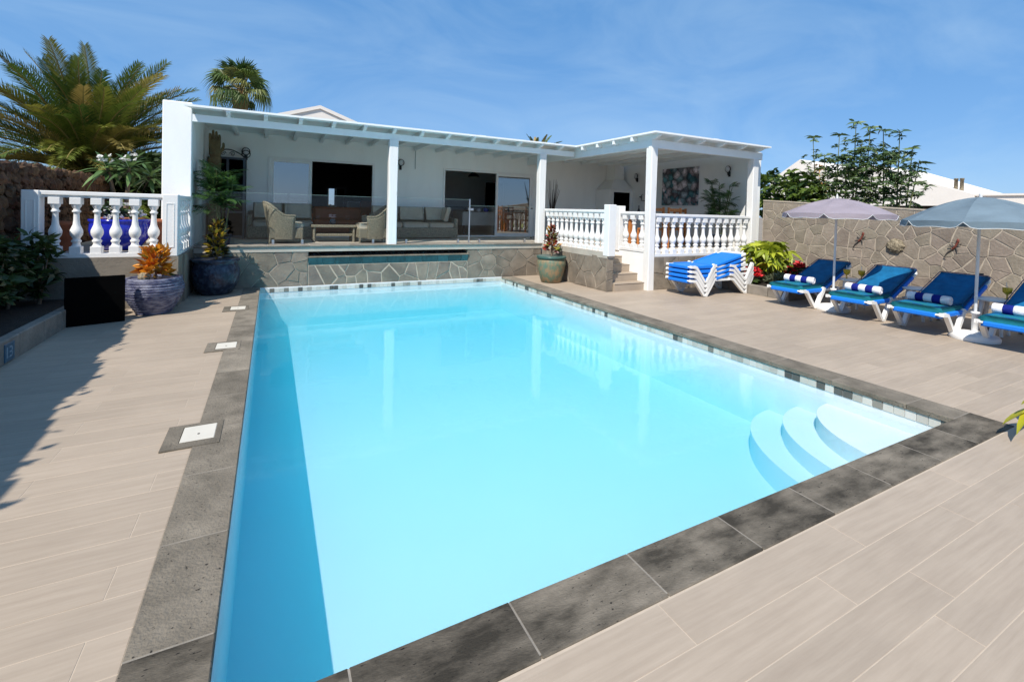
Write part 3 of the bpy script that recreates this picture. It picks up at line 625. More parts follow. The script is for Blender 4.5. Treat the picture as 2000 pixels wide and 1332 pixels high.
# covered corner: base with stone front
pbase = thing('pavilion_base', 'stone fronted base under the right hand balustrade, behind the stacked loungers', 'wall', (9.0, 7.5, 0))
MB().box(7.44, 10.98, 7.53, 7.9, 0, 0.72).obj('mortar_bed', M_mortar_grey, pbase)
lay_stones(pbase, (7.44, 7.53, 0.0), (1, 0, 0), (0, 0, 1), 3.5, 0.72, 22, M_stone_b, 0.012, 0.018, seed=41)
MB().box(7.298, 7.43, 7.69, 8.9, 0, ZT - 0.02).obj('white_stringer', M_plaster, pbase)
t = balustrade('balustrade', 'white balustrade across the front of the covered corner, above the stacked loungers', (7.45, 7.60), (10.62, 7.60), 0.722, 1.67, n=13)
t = balustrade('balustrade', 'short white balustrade of three balusters at the head of the steps', (7.36, 7.70), (7.36, 8.50), 0.812, 1.70, n=3)
newel(t, 7.27, 7.45, 8.50, 8.68, 0.78, 1.83)

# left block with patio
lb = thing('patio_wall', 'rendered base wall under the left balustrade, partly in shadow', 'wall', (-2.2, 9.0, 0))
MB().box(-3.10, -1.28, 8.89, 9.30, 0, 0.79).obj('front_face', M_base, lb)
MB().box(-1.40, -1.255, 9.301, 10.31, 0, 0.789).obj('side_face', M_base, lb)
fx = [-2.755, -2.523, -2.289, -2.072, -1.842, -1.611]
t = balustrade('balustrade', 'white balustrade of six balusters in front of the cobalt pot', (-2.90, 8.98), (-1.49, 8.98), 0.791, 1.755, xs=[(x + 2.90) / 1.41 for x in fx])
for x0, x1 in ((-3.09, -2.90), (-1.49, -1.29)):
    nw = newel(t, x0, x1, 8.885, 9.075, 0.792, 1.757)
    fr = MB(); a0, a1, c0, c1 = x0 + .045, x1 - .045, 0.93, 1.62
    for q in ((a0, a0 + .012, c0, c1), (a1 - .012, a1, c0, c1), (a0 + .012, a1 - .012, c0, c0 + .012), (a0 + .012, a1 - .012, c1 - .012, c1)): fr.box(q[0], q[1], 8.879, 8.8855, q[2], q[3])
    fr.obj('panel_moulding', M_white, nw)
t = balustrade('balustrade', 'white balustrade turning back from the left corner newel to the house side wall', (-1.365, 9.08), (-1.365, 10.29), 0.793, 1.75, n=5)
lt = thing('step_light', 'small black lamp on the left newel above the bed shrubs', 'lamp', (-2.99, 8.86, 0.86))
MB().box(-3.03, -2.95, 8.845, 8.884, 0.86, 0.96, 0.008).obj('lamp_housing', M_black, lt)
MB().box(-3.015, -2.965, 8.838, 8.8445, 0.875, 0.905).obj('lamp_lens', M_lampglass, lt)

# kerb and bed at the left
kerb = thing('planting_bed_kerb', 'low grey stone kerb along the left planting bed', 'kerb', (-2.35, 5, 0))
rng = random.Random(9); yy = 0.2
while yy < 8.85:
    l_ = min(rng.uniform(0.42, 0.62), 8.87 - yy); me = MB().box(-0.055, 0.055, -l_ / 2 + .003, l_ / 2 - .003, -0.05, 0.245 + rng.uniform(-.008, .008), 0.012).mesh('kerb_stone', M_kerb)
    place(me, 'kerb_stone', kerb, (-2.355 + rng.uniform(-.006, .006), yy + l_ / 2, 0)); yy += l_
b = MB(); b.box(-3.3, -2.41, -1.0, 8.88, -0.05, 0.20); b.obj('bed_soil', M_soil, kind='structure')
dt = thing('depth_tile', 'small blue tile with pale figures set on the left kerb', 'tile', (-2.29, 6.40, 0.03))
MB().box(-2.299, -2.285, 6.28, 6.47, 0.02, 0.20, 0.003).obj('tile_body', M_tealtile, dt)
fg = MB(); X0, X1 = -2.286, -2.282
def bar(y0, y1, z0, z1): fg.box(X0, X1, y0, y1, z0, z1)
# "1.3" as it seems to read: one, point, three  (reads towards +Y as seen from the pool)
bar(6.308, 6.322, 0.06, 0.165); bar(6.3395, 6.3475, 0.06, 0.07)
for z in (0.06, 0.106, 0.152): bar(6.362, 6.420, z, z + 0.013)
bar(6.4065, 6.420, 0.06, 0.165)
fg.obj('figures', M_tilemark, dt)

# lava rubble wall on the left
lava = thing('lava_stone_wall', 'rough dark brown lava rubble wall behind the left planting bed', 'wall', (-3.4, 8, 0))
MB().box(-3.62, -3.24, -2.0, 14.0, -0.05, 2.10).box(-3.239, -1.76, 13.75, 14.0, -0.05, 1.95).obj('wall_core', M_lava, lava)
rng = random.Random(17)
rocks = [MB().ball((0, 0, 0), (0.06, 0.125, 0.095), 9, 6, 0.22).mesh('rubble_stone', M_lava) for _ in range(5)]
z0 = 0.75
cnt = 0
while z0 < 2.2:
    yy = 7.6 + rng.uniform(0, .2)
    while yy < 13.5 and cnt < 290:
        place(rng.choice(rocks), 'rubble_stone', lava, (-3.235 + rng.uniform(-.02, .02), yy, min(z0 + rng.uniform(-.03, .03), 2.12)), (rng.uniform(-.4, .4), 0, rng.uniform(-.15, .15)), rng.uniform(.85, 1.2)); yy += rng.uniform(.20, .27); cnt += 1
    z0 += 0.165
fl = MB()
zz = 0.1
while zz < 2.2:
    yy = -1.8
    while yy < 7.6:
        o_ = MB().ball((0, 0, 0), (0.06, 0.20, 0.15), 6, 4, 0.16); fl.merge(o_, Matrix.Translation((-3.235, yy, zz))); yy += rng.uniform(.33, .4)
    zz += 0.26
fl.obj('near_rubble', M_lava, lava, kind='stuff')

# garden wall on the right
gw = thing('garden_wall', 'long grey crazy stone wall behind the sun loungers', 'wall', (11.1, 3, 0))
zt0, zt1 = 2.06, 1.60      # falls towards the camera side
def gz(y): return zt0 + (y - 7.45) * 0.062
b = MB(); b.prism([(-3.0, -0.05), (7.45, -0.05), (7.45, gz(7.45)), (-3.0, gz(-3.0))], 11.0, 11.24, 'x'); b.obj('mortar_bed', M_mortar, gw)
rng = random.Random(23)
yA = 7.44
HY = 7.44 - 1.0
for poly in cells(HY, 2.05, 215, 0.014, rng):
    lim = []
    pp = clip(poly, 0.062, 1.0, gz(7.44) - 0.02)     # top slopes down along +u (u = -y)
    if len(pp) < 3: continue
    pp = [pp[i] for i in range(len(pp)) if math.dist(pp[i], pp[i - 1]) > 0.012]
    if len(pp) < 3: continue
    cx = sum(p[0] for p in pp) / len(pp); cy = sum(p[1] for p in pp) / len(pp); k = len(pp); d = 0.008 * rng.uniform(.7, 1.3)
    pts = []
    for i in range(k):
        a, b_ = pp[i], pp[(i + 1) % k]; pts.append(a)
        if math.dist(a, b_) > 0.14:
            t_ = rng.uniform(.35, .65); l_ = math.dist(a, b_); off = rng.uniform(-.012, .002)
            pts.append((a[0] + t_ * (b_[0] - a[0]) + (b_[1] - a[1]) / l_ * off, a[1] + t_ * (b_[1] - a[1]) - (b_[0] - a[0]) / l_ * off))
    k = len(pts); vs = []
    for hh, s_ in ((0.003, 1), (-d + .003, 1), (-d, 0.975)):
        for p in pts: vs.append((hh, -(p[0] - cx) * s_, (p[1] - cy) * s_))
    fs = [tuple(range(2 * k, 3 * k))] + [(lv * k + i, lv * k + (i + 1) % k, (lv + 1) * k + (i + 1) % k, (lv + 1) * k + i) for lv in (0, 1) for i in range(k)]
    place(MB().add(vs, fs).mesh('stone', M_stone), 'stone', gw, (11.0, yA - cx, cy))
cp = MB(); 
vs = []
for y in (-3.0, 7.45):
    z = gz(y)
    for x, dz in ((10.985, 0.0), (11.255, 0.0), (11.255, 0.03), (10.985, 0.03)): vs.append((x, y, z + dz))
cp.add(vs, [(0, 1, 2, 3), (7, 6, 5, 4), (0, 4, 5, 1), (1, 5, 6, 2), (2, 6, 7, 3), (3, 7, 4, 0)]); cp.obj('capping', M_mortar, gw)

# ================================================================== HOUSE
house = thing('pool_house', 'low white house with a flat timber verandah roof facing the pool', 'house', (3.5, 13.0, 0.83))
YW = 13.0
D1 = (-0.07, 2.50, 2.83); D2 = (4.46, 7.50, 2.83)
ZC = 3.40
def hw(name, *a, m=M_plaster): return MB().box(*a).obj(name, m, house)
hw('back_wall', -1.30, D1[0], YW, YW + .25, 0.6, ZC); hw('back_wall', D1[1], D2[0], YW, YW + .25, 0.6, ZC); hw('back_wall', D2[1], 11.0, YW, YW + .25, 0.6, ZC)
hw('back_wall', D1[0], D1[1], YW, YW + .25, D1[2], ZC); hw('back_wall', D2[0], D2[1], YW, YW + .25, D2[2], ZC)
MB().box(-1.745, -1.30, 10.305, 17.5, 0.0, 3.465, 0.012).obj('side_wall', M_plaster, house)
MB().box(11.0, 11.24, 7.72, 17.5, 0.0, 3.32).obj('right_wall', M_plaster, house)
# rooms
hw('room_floor', -1.30, 3.5, YW, 17.4, 0.62, ZT + 0.004, m=M_paintshade); hw('room_floor', 3.5, 11.0, YW, 17.4, 0.62, ZT + 0.004, m=M_terrace)
hw('room_back', -1.30, 3.6, 17.3, 17.5, ZT, ZC, m=M_paintshade); hw('room_back', 3.6, 11.0, 17.3, 17.5, ZT, ZC, m=M_room)
hw('partition', 3.4, 3.6, YW + .25, 17.3, ZT, ZC, m=M_paintshade); hw('partition', 8.6, 8.8, YW + .25, 17.3, ZT, ZC, m=M_room)
hw('ceiling', -1.30, 3.4, YW + .25, 17.3, 3.2, 3.3, m=M_paintshade); hw('ceiling', 3.6, 8.6, YW + .25, 17.3, 3.2, 3.3, m=M_room)
# sliding doors
def sliding_door(x0, x1, z1, panes):
    d = MB(); fw = 0.055; y0, y1 = YW - 0.03, YW + 0.07
    d.box(x0 - .002, x0 + fw, y0, y1, ZT, z1); d.box(x1 - fw, x1 + .002, y0, y1, ZT, z1); d.box(x0 + fw, x1 - fw, y0, y1, z1 - fw, z1 + .002); d.box(x0 + fw, x1 - fw, y0, y1, ZT, ZT + .035)
    d = d.obj('sliding_door', M_white, house)
    for a, b_ in panes:
        f = MB(); k = 0.07; q0, q1 = YW - 0.01, YW + 0.04
        f.box(a, a + k, q0, q1, ZT + .036, z1 - fw); f.box(b_ - k, b_, q0, q1, ZT + .036, z1 - fw); f.box(a + k, b_ - k, q0, q1, z1 - fw - k, z1 - fw - .001); f.box(a + k, b_ - k, q0, q1, ZT + .036, ZT + .036 + k)
        f.obj('sash', M_white, d)
        MB().box(a + k, b_ - k, YW + .01, YW + .02, ZT + .036 + k, z1 - fw - k).obj('pane', M_doorglass, d)
sliding_door(D1[0], D1[1], D1[2], [(D1[0] + .056, 0.93)])
sliding_door(D2[0], D2[1], D2[2], [(6.18, D2[1] - .056)])
# roof
YE = 10.10
r = MB(); r.prism([(-1.40, YE), (7.10, YE), (7.10, 7.26), (10.95, 7.26), (11.02, 17.6), (-1.32, 17.6), (-1.32, 10.3)], 3.362, 3.40)
r.obj('roof', M_beam, house)
hw('fascia_beam', -1.30, 7.20, 10.315, 10.41, 3.13, 3.262, m=M_beam)
hw('fascia_beam', 7.25, 10.98, 7.51, 7.60, 3.09, 3.262, m=M_beam)
hw('fascia_beam', 7.27, 7.36, 7.601, 12.99, 3.10, 3.261, m=M_beam)
def rafter_mesh(l, tail):
    return MB().prism([(0, 0.06), (0, 0.098), (l, 0.098), (l, 0), (tail, 0), (tail * 0.5, 0.02)], -0.035, 0.035, 'x').mesh('rafter', M_beam)
rm = rafter_mesh(2.85, 0.19)
for i in range(13):
    x = -0.73 + i * 0.62
    if x < 7.1: place(rm, 'rafter', house, (x, YE + 0.02, 3.263))
rm2 = rafter_mesh(5.6, 0.19)
for x in (7.29, 7.94, 8.64, 9.33, 10.06, 10.72): place(rm2, 'rafter', house, (x, 7.30, 3.263))
for i in range(8): 
    y = 8.0 + i * 0.62
    me = MB().box(-0.16, 0.02, -0.035, 0.035, 0, 0.098).mesh('rafter_tail', M_beam)
    if y < 10.0: place(me, 'rafter_tail', house, (7.27, y, 3.2635))
for x0, x1, y0, y1, zb in ((2.29, 2.49, 10.29, 10.47, ZT + .004), (6.13, 6.33, 10.29, 10.47, ZT + .004), (7.245, 7.425, 7.49, 7.67, 0.0), (10.63, 10.83, 7.49, 7.67, 0.0)):
    c = Vector(((x0 + x1) / 2, (y0 + y1) / 2, zb)); hx = (x1 - x0) / 2; hy = (y1 - y0) / 2; zt = 3.128 if y0 > 9 else 3.088
    # softly waisted rough-sawn post
    vs = []; fs = []; n = 7
    for i in range(n + 1):
        z = (zt - zb) * i / n; k = 1 - 0.06 * math.sin(PI * i / n) + random.uniform(-.012, .012)
        e = 0.012
        for px, py in ((-hx + e, -hy), (hx - e, -hy), (hx, -hy + e), (hx, hy - e), (hx - e, hy), (-hx + e, hy), (-hx, hy - e), (-hx, -hy + e)): vs.append((px * k, py * k, z))
    for i in range(n):
        for k in range(8): fs.append((i * 8 + k, i * 8 + (k + 1) % 8, i * 8 + 8 + (k + 1) % 8, i * 8 + 8 + k))
    fs.append(tuple(range(n * 8, n * 8 + 8)))
    place(MB().add(vs, fs).mesh('post', M_timber), 'post', house, c)
MB().box(4.42, 4.60, 10.3, 10.42, 3.401, 3.44, 0.01).obj('roof_vent', M_white, house)
MB().box(9.05, 9.25, 7.4, 7.55, 3.401, 3.44, 0.01).obj('roof_vent', M_white, house)
MB().tube([(3.62, 12.985, 3.28), (3.62, 12.985, 2.75)], 0.006, 6).obj('wall_cable', M_greymetal, house)

# wall lamps
def wall_lamp(label, loc, ny):
    t = thing('wall_lamp', label, 'wall lamp', loc, rz=ny, group='round wall lamps')
    MB().box(-.035, .035, -.02, 0, -.14, .0, 0.006).obj('bracket', M_black, t, local=True)
    MB().lathe([(0.085, -.012), (0.095, 0), (0.085, .012)], 20).xform(Matrix.Translation((0, -.075, .06)) @ Matrix.Rotation(PI / 2, 4, 'X')).obj('rim', M_black, t, local=True)
    MB().ball((0, -.085, .06), (0.07, 0.045, 0.078), 14, 10).obj('globe', M_lampglass, t, local=True)
    MB().tube([(0, -.075, -.03), (0, -.06, -.09), (0, -.02, -.1)], 0.02, 8).obj('arm', M_black, t, local=True)
wall_lamp('round black wall lamp between the two glass doors, beside the left post', (3.20, 12.995, 2.84), 0)
wall_lamp('round black wall lamp above the dark glass cabinet', (-0.55, 12.995, 2.84), 0)
wall_lamp('round black wall lamp between the barbecue and the painting', (10.995, 12.0, 2.86), -PI / 2)
wall_lamp('round black wall lamp right of the painting', (10.995, 8.45, 2.86), -PI / 2)

# barbecue in the back corner
bq = thing('barbecue', 'white masonry barbecue with hood and chimney in the back corner of the covered terrace', 'barbecue', (10.5, 12.6, ZT))
b = MB(); b.box(10.02, 10.16, 12.2, 12.99, ZT, 2.44); b.box(10.86, 10.99, 12.2, 12.99, ZT, 2.44); b.box(10.16, 10.86, 12.2, 12.99, ZT, 1.45); b.box(10.16, 10.86, 12.2, 12.99, 2.36, 2.44); b.obj('body', M_plaster, bq)
MB().box(10.16, 10.86, 12.9, 12.98, 1.45, 2.36).obj('firebox', M_blackslab, bq)
MB().box(10.161, 10.175, 12.22, 12.9, 1.451, 2.359).obj('firebox_lining', M_blackslab, bq); MB().box(10.845, 10.859, 12.22, 12.9, 1.451, 2.359).obj('firebox_lining', M_blackslab, bq)
MB().box(10.176, 10.844, 12.22, 12.9, 2.345, 2.359).obj('firebox_lining', M_blackslab, bq); MB().box(10.176, 10.844, 12.22, 12.9, 1.451, 1.465).obj('firebox_lining', M_blackslab, bq)
hd = MB(); vs = [(9.99, 12.17, 2.442), (10.995, 12.17, 2.442), (10.995, 12.99, 2.442), (9.99, 12.99, 2.442), (10.42, 12.5, 2.80), (10.86, 12.5, 2.80), (10.86, 12.985, 2.80), (10.42, 12.985, 2.80)]
hd.add(vs, [(3, 2, 1, 0), (4, 5, 6, 7), (0, 1, 5, 4), (1, 2, 6, 5), (2, 3, 7, 6), (3, 0, 4, 7)]).obj('hood', M_plaster, bq)
MB().box(10.44, 10.84, 12.52, 12.98, 2.80, 3.36).obj('chimney', M_plaster, bq)
# painting
pt = thing('painting', 'large abstract painting of teal and grey pebbles on the right wall of the covered terrace', 'painting', (10.97, 10.16, 1.94))
MB().box(10.955, 10.998, 9.46, 10.84, 1.94, 3.07).obj('canvas', M_painting, pt)
# wall hook ornament
hk = MB(); hk.tube([(10.98, 12.02 - .3, 2.30), (10.93, 11.72, 2.27), (10.93, 11.72, 2.10), (10.93, 11.55, 2.08)], 0.012, 6); hk.tube([(10.93, 11.72, 2.2), (10.93, 11.80, 2.22)], 0.02, 6)
solo(hk, 'wall_hook', M_black, 'small black iron hook ornament on the wall right of the barbecue', 'wall hook')

# neighbouring gable behind the verandah roof
gb_ = thing('gabled_house', 'white gabled house end showing above the verandah roof', 'house', (2.1, 25, 0))
ap = (2.05, 6.47); el = (-0.9, 5.72); er = (5.2, 5.62)
MB().prism([(el[0], 0), (er[0], 0), (er[0], er[1] - .36), (ap[0], ap[1] - .165), (el[0], el[1] - .30)], 24.35, 30, 'y').obj('gable_wall', M_roofwhite, gb_)
MB().prism([(el[0] - .3, el[1] - .52), (ap[0], ap[1] - .16), (er[0] + .4, er[1] - .60), (er[0] + .4, er[1] - .40), ap, (el[0] - .3, el[1] - .32)], 24.28, 30.2, 'y').obj('roof', M_roofwhite, gb_)
# white houses beyond the garden wall
nh = thing('white_villa', 'white villa with a sloping gable beyond the garden wall and the tall shrub', 'house', (27, 12, 0))
MB().prism([(19.0, 2.42), (8.9, 2.42), (8.9, 2.93), (10.05, 3.35), (13.1, 4.58), (14.6, 4.2), (16.7, 5.15), (18.4, 4.05)], 27.9, 34, 'x').obj('gable_wall', M_roofwhite, nh)
MB().box(28.3, 33, 9.0, 18.8, -0.05, 2.415).obj('recessed_lower_wall', M_paintshade, nh)  # dark base colour paints in the shade beneath the white roof edge
cp_ = thing('chimney_pots', 'pair of small brown chimney pots on the far white roof', 'chimney', (28.2, 9.6, 3.2))
for y in (9.68, 9.47): MB().lathe([(0.08, 0), (0.07, .5), (0.085, .5), (0.085, .58)], 10, (28.3, y, 3.12)).obj('chimney_pot', M_plaque, cp_)
nh2 = thing('long_white_wall_house', 'long low white flat roofed house at the far right beyond the garden wall', 'house', (28, 5, 0))
MB().box(28.0, 34, -16, 8.85, -0.05, 2.86).obj('wall', M_roofwhite, nh2)
MB().box(27.93, 34.1, -16, 8.86, 2.862, 2.95).obj('parapet', M_roofwhite, nh2)

# glass fence
for k, (x0, x1, zt, lab) in enumerate(((-1.20, 0.30, 1.86, 'clear glass fence panel in front of the dark cabinet'), (0.34, 2.27, 1.86, 'clear glass fence panel in front of the wicker table'), (2.51, 4.27, 1.88, 'clear glass fence panel in front of the cushioned sofa'), (4.33, 6.11, 1.74, 'lower clear glass gate panel beside the balustrade'))):
    t = thing('glass_panel', lab, 'glass panel', ((x0 + x1) / 2, 10.52, ZT), group='glass fence panels along the terrace')
    MB().box(x0, x1, 10.515, 10.527, ZT + 0.05, zt).obj('pane', M_glass, t)
    MB().box(x0, x1, 10.5145, 10.5275, zt + 0.0005, zt + 0.004).obj('polished_edge', M_glassedge, t)
    for x in (x0 + 0.25, x1 - 0.25): MB().box(x - .025, x + .025, 10.50, 10.542, ZT + .004, ZT + .10, .004).obj('clamp', M_steel, t)
    if k == 3:
        MB().box(4.285, 4.315, 10.505, 10.537, ZT + .004, 1.9).obj('gate_post', M_steel, t); MB().box(4.27, 4.40, 10.495, 10.545, 1.62, 1.68, .005).obj('latch', M_steel, t)
        for z in (0.95, 1.72): MB().tube([(6.05, 10.50, z), (6.05, 10.54, z)], .022, 10).obj('hinge_bolt', M_black, t)
# ------------------------------------------------------------------ objects
# ================================================================== LOUNGERS
def strip_v(pts, w, th, y):
    """flat plastic leg strip along pts in the x-z plane, centred on y"""
    b = MB(); n = len(pts); P = [Vector((p[0], 0, p[1])) for p in pts]; vs = []
    for i, p in enumerate(P):
        d = (P[min(i + 1, n - 1)] - P[max(i - 1, 0)]).normalized(); nn = Vector((-d.z, 0, d.x)); k = w[i] if isinstance(w, list) else w
        for s1, s2 in ((-1, -1), (1, -1), (1, 1), (-1, 1)):
            q = p + nn * (k / 2 * s1); vs.append((q.x, y + th / 2 * s2, q.z))
    fs = [(0, 1, 2, 3), (n * 4 - 1, n * 4 - 2, n * 4 - 3, n * 4 - 4)]
    for i in range(n - 1):
        for k in range(4): fs.append((i * 4 + k, i * 4 + (k + 1) % 4, i * 4 + 4 + (k + 1) % 4, i * 4 + 4 + k))
    return b.add(vs, fs)
def pillow_slab(x0, x1, y0, y1, z0, z1, r=0.025, nx=10, ny=6, dome=0.012, wob=0.004):
    """stuffed flat cushion with rounded rim"""
    b = MB(); vs = []; fs = []
    prof = [(0.0, 0.5, 0), (0.35, 0.12, 0), (1, 0, 0)]
    def layer(ins, z, d):
        l = []
        for i in range(nx + 1):
            for j in range(ny + 1):
                u, v = i / nx, j / ny; X = x0 + ins + (x1 - x0 - 2 * ins) * u; Y = y0 + ins + (y1 - y0 - 2 * ins) * v
                l.append((X, Y, z + d * (16 * u * (1 - u) * v * (1 - v)) ** 0.5 + random.uniform(-wob, wob) * (1 if 0 < i < nx and 0 < j < ny else 0.2)))
        return l
    def per():
        p = [(i, 0) for i in range(nx)] + [(nx, j) for j in range(ny)] + [(i, ny) for i in range(nx, 0, -1)] + [(0, j) for j in range(ny, 0, -1)]
        return [i * (ny + 1) + j for i, j in p]
    A = layer(r, z1, dome); Bm = layer(0, (z0 + z1) / 2, 0); C = layer(r, z0, -dome * .2); m = (nx + 1) * (ny + 1)
    pe = per(); k = len(pe); vs = A + C + [Bm[i] for i in pe]
    for i in range(nx):
        for j in range(ny):
            a = i * (ny + 1) + j; fs.append((a, a + ny + 1, a + ny + 2, a + 1)); a += m; fs.append((a, a + 1, a + ny + 2, a + ny + 1))
    for i in range(k):
        j = (i + 1) % k; fs.append((pe[i], pe[j], 2 * m + j, 2 * m + i)); fs.append((2 * m + i, 2 * m + j, m + pe[j], m + pe[i]))
    return b.add(vs, fs, True)
WD = 0.62; SEATZ = 0.325; HX = 0.86
def make_lounger(label, ang, cushion, group):
    t = thing('sun_lounger', label, 'sun lounger', (0, 0, 0), group=group)
    hy = WD / 2
    for s in (-1, 1):
        y = s * (hy - 0.012)
        MB().merge(strip_v([(0.14, SEATZ + .012), (0.16, SEATZ + .012), (0.24, SEATZ + .008), (1.42, SEATZ), (1.90, SEATZ + .01)], 0.045, 0.03, y)).obj('side_rail', M_plastic, t, local=True)
        for xs in ((0.15, 0.29, 0.57, 0.81), (1.30, 1.42, 1.80, 2.02)):
            strip_v([(xs[0], SEATZ + .014), (xs[1], SEATZ), (xs[2] - .03, 0.03), (xs[2] + .03, 0.02), (xs[3] - .01, SEATZ - .02), (xs[3] + .02, SEATZ + .05)], [.05, .055, .05, .055, .075, .06], 0.055, y + s * 0.016).obj('leg', M_plastic, t, local=True)
    MB().box(0.13, 0.18, -hy + .012, hy - .012, SEATZ - .005, SEATZ + .022, .01).obj('front_rail', M_plastic, t, local=True)
    for s in (-1, 1): MB().box(.30, HX - .02, s * (hy - .012) - .026, s * (hy - .012) + .026, SEATZ - .03, SEATZ + .036, .012).obj('sling_sleeve', M_sling, t, local=True)
    MB().box(.122, 0.185, -hy + .06, hy - .06, SEATZ - .035, SEATZ + .030, .012).obj('sling_sleeve', M_sling, t, local=True)
    MB().box(0.175, HX, -hy + .03, hy - .03, SEATZ + .006, SEATZ + .02).obj('seat_sling', M_sling, t, local=True)
    sk = MB(); sk.box(0.176, 0.19, -hy + .03, hy - .03, SEATZ - .045, SEATZ + .005); sk.box(0.19, HX, -hy + .034, -hy + .04, SEATZ - .045, SEATZ + .005); sk.box(0.19, HX, hy - .04, hy - .034, SEATZ - .045, SEATZ + .005); sk.obj('sling_skirt', M_sling, t, local=True)
    R = Matrix.Translation((HX + .01, 0, SEATZ + .012)) @ Matrix.Rotation(-math.radians(ang), 4, 'Y')
    LB = 0.96
    bf = MB()
    for s in (-1, 1): bf.box(0, LB, s * (hy - .012) - .017, s * (hy - .012) + .017, -.016, .02, .006)
    bf.box(LB - .03, LB + .035, -hy, hy, -.02, .035, .012); bf.xform(R).obj('back_frame', M_plastic, t, local=True)
    for s in (-1, 1): MB().box(.04, LB - .14, s * (hy - .012) - .024, s * (hy - .012) + .024, -.03, .03, .012).xform(R).obj('sling_sleeve', M_sling, t, local=True)
    sb = MB(); sb.box(0.0, LB - .03, -hy + .03, hy - .03, .0, .012); sb.box(0.0, LB - .03, -hy + .031, -hy + .037, -.05, -.001); sb.xform(R).obj('back_sling', M_sling, t, local=True)
    strip_v([(HX + .46, SEATZ + .5 * math.sin(math.radians(ang)) * .8), (HX + .52, SEATZ + .01)], .03, .03, hy - .06).obj('back_prop', M_plastic, t, local=True)
    if cushion:
        c = pillow_slab(0.15, HX + .03, -hy + .005, hy - .005, SEATZ + .024, SEATZ + .10); co = c.obj('seat_cushion', M_teal_edge, t, local=True)
        pillow_slab(0.18, HX + .01, -hy + .025, hy - .025, SEATZ + .060, SEATZ + .106, dome=.006).obj('cushion_top', M_cushion, co, local=True)
        c = pillow_slab(0.0, LB + .04, -hy + .0, hy - .0, .018, .092); c.xform(R); co = c.obj('back_cushion', M_sling if False else M_cushion, t, local=True)
        pp = [(LB + .03, -hy + .03, .055), (.03, -hy + .005, .055)]
        tb = MB(); ring = [(.02, -hy), (LB + .01, -hy), (LB + .04, -hy + .03), (LB + .04, hy - .03), (LB + .01, hy), (.02, hy)]
        tb.tube([(a, b_, .088) for a, b_ in ring], .006, 6); tb.xform(R).obj('piping', mat_navy, co, local=True)
    return t
mat_navy = mat('navy_piping', (0.008, 0.02, 0.12), 0.8)
labs = ['sun lounger with petrol blue cushion nearest the yellow green shrub, shaded by the lilac parasol',
        'sun lounger with a half shaded backrest between the two parasol poles, second from the shrub',
        'sun lounger with a fully shaded blue cushion beside the pole of the blue grey parasol',
        'sun lounger at the right end of the row, beyond the blue grey parasol pole']
proto = make_lounger(labs[0], 24, True, 'cushioned sun loungers in a row by the stone wall')
pos = [(8.335, 5.27, 0.0), (8.33, 4.20, 0.015), (8.27, 3.285, -0.01), (8.27, 2.29, 0.0)]
for i, (x, y, rz) in enumerate(pos):
    o = proto if i == 0 else copy_tree(proto)
    o.location = (x, y, 0); o.rotation_euler = (0, 0, rz); o['label'] = labs[i]
stack0 = make_lounger('bare blue sun lounger at the bottom of the stack of four', 13, False, 'stacked sun loungers in front of the balustrade')
sl = ['bare blue sun lounger at the bottom of the stack of four', 'bare blue sun lounger second from the bottom of the stack', 'bare blue sun lounger third from the bottom of the stack', 'bare blue sun lounger on top of the stack of four']
for k in range(4):
    o = stack0 if k == 0 else copy_tree(stack0)
    o.location = (7.30 + .006 * (k % 2), 6.85, 0.093 * k); o['label'] = sl[k]
# rolled towels
def make_towel(label):
    t = thing('rolled_towel', label, 'towel', (0, 0, 0), group='rolled striped towels on the loungers')
    n = 5; wv = 0.104
    for k in range(n):
        y0 = -0.26 + k * wv; b = MB(); r = 0.066 + random.uniform(-.002, .002); prof = [(r * .93, 0), (r, .012), (r * 1.01, wv / 2), (r, wv - .012), (r * .93, wv - .001)]
        b.lathe(prof, 20).xform(Matrix.Translation((0, y0 + wv, 0.064)) @ Matrix.Rotation(PI / 2, 4, 'X')).obj('stripe', M_towel_n if k % 2 else M_towel_w, t, local=True)
    sp = MB(); pts = []
    for i in range(40): a = i * 0.42; rr = .008 + .054 * i / 40; pts.append((rr * math.cos(a), -0.262, .064 + rr * math.sin(a)))
    sp.tube(pts, .0045, 5).obj('rolled_edge', M_towel_w, t, local=True); return t
tl = ['rolled white and navy striped towel on the lounger nearest the shrub', 'rolled white and navy striped towel on the half shaded lounger', 'rolled white and navy striped towel on the lounger beside the blue grey parasol pole', 'rolled white and navy striped towel on the lounger at the right end']
t0 = make_towel(tl[0])
for i, (x, y, rz) in enumerate(pos):
    o = t0 if i == 0 else copy_tree(t0); o.location = (x + (.60, .57, .60, .56)[i], y + (.0, -.02, .0, .02)[i], SEATZ + .108); o.rotation_euler = (0, 0, rz + (.05, -.03, -.04, .02)[i]); o['label'] = tl[i]

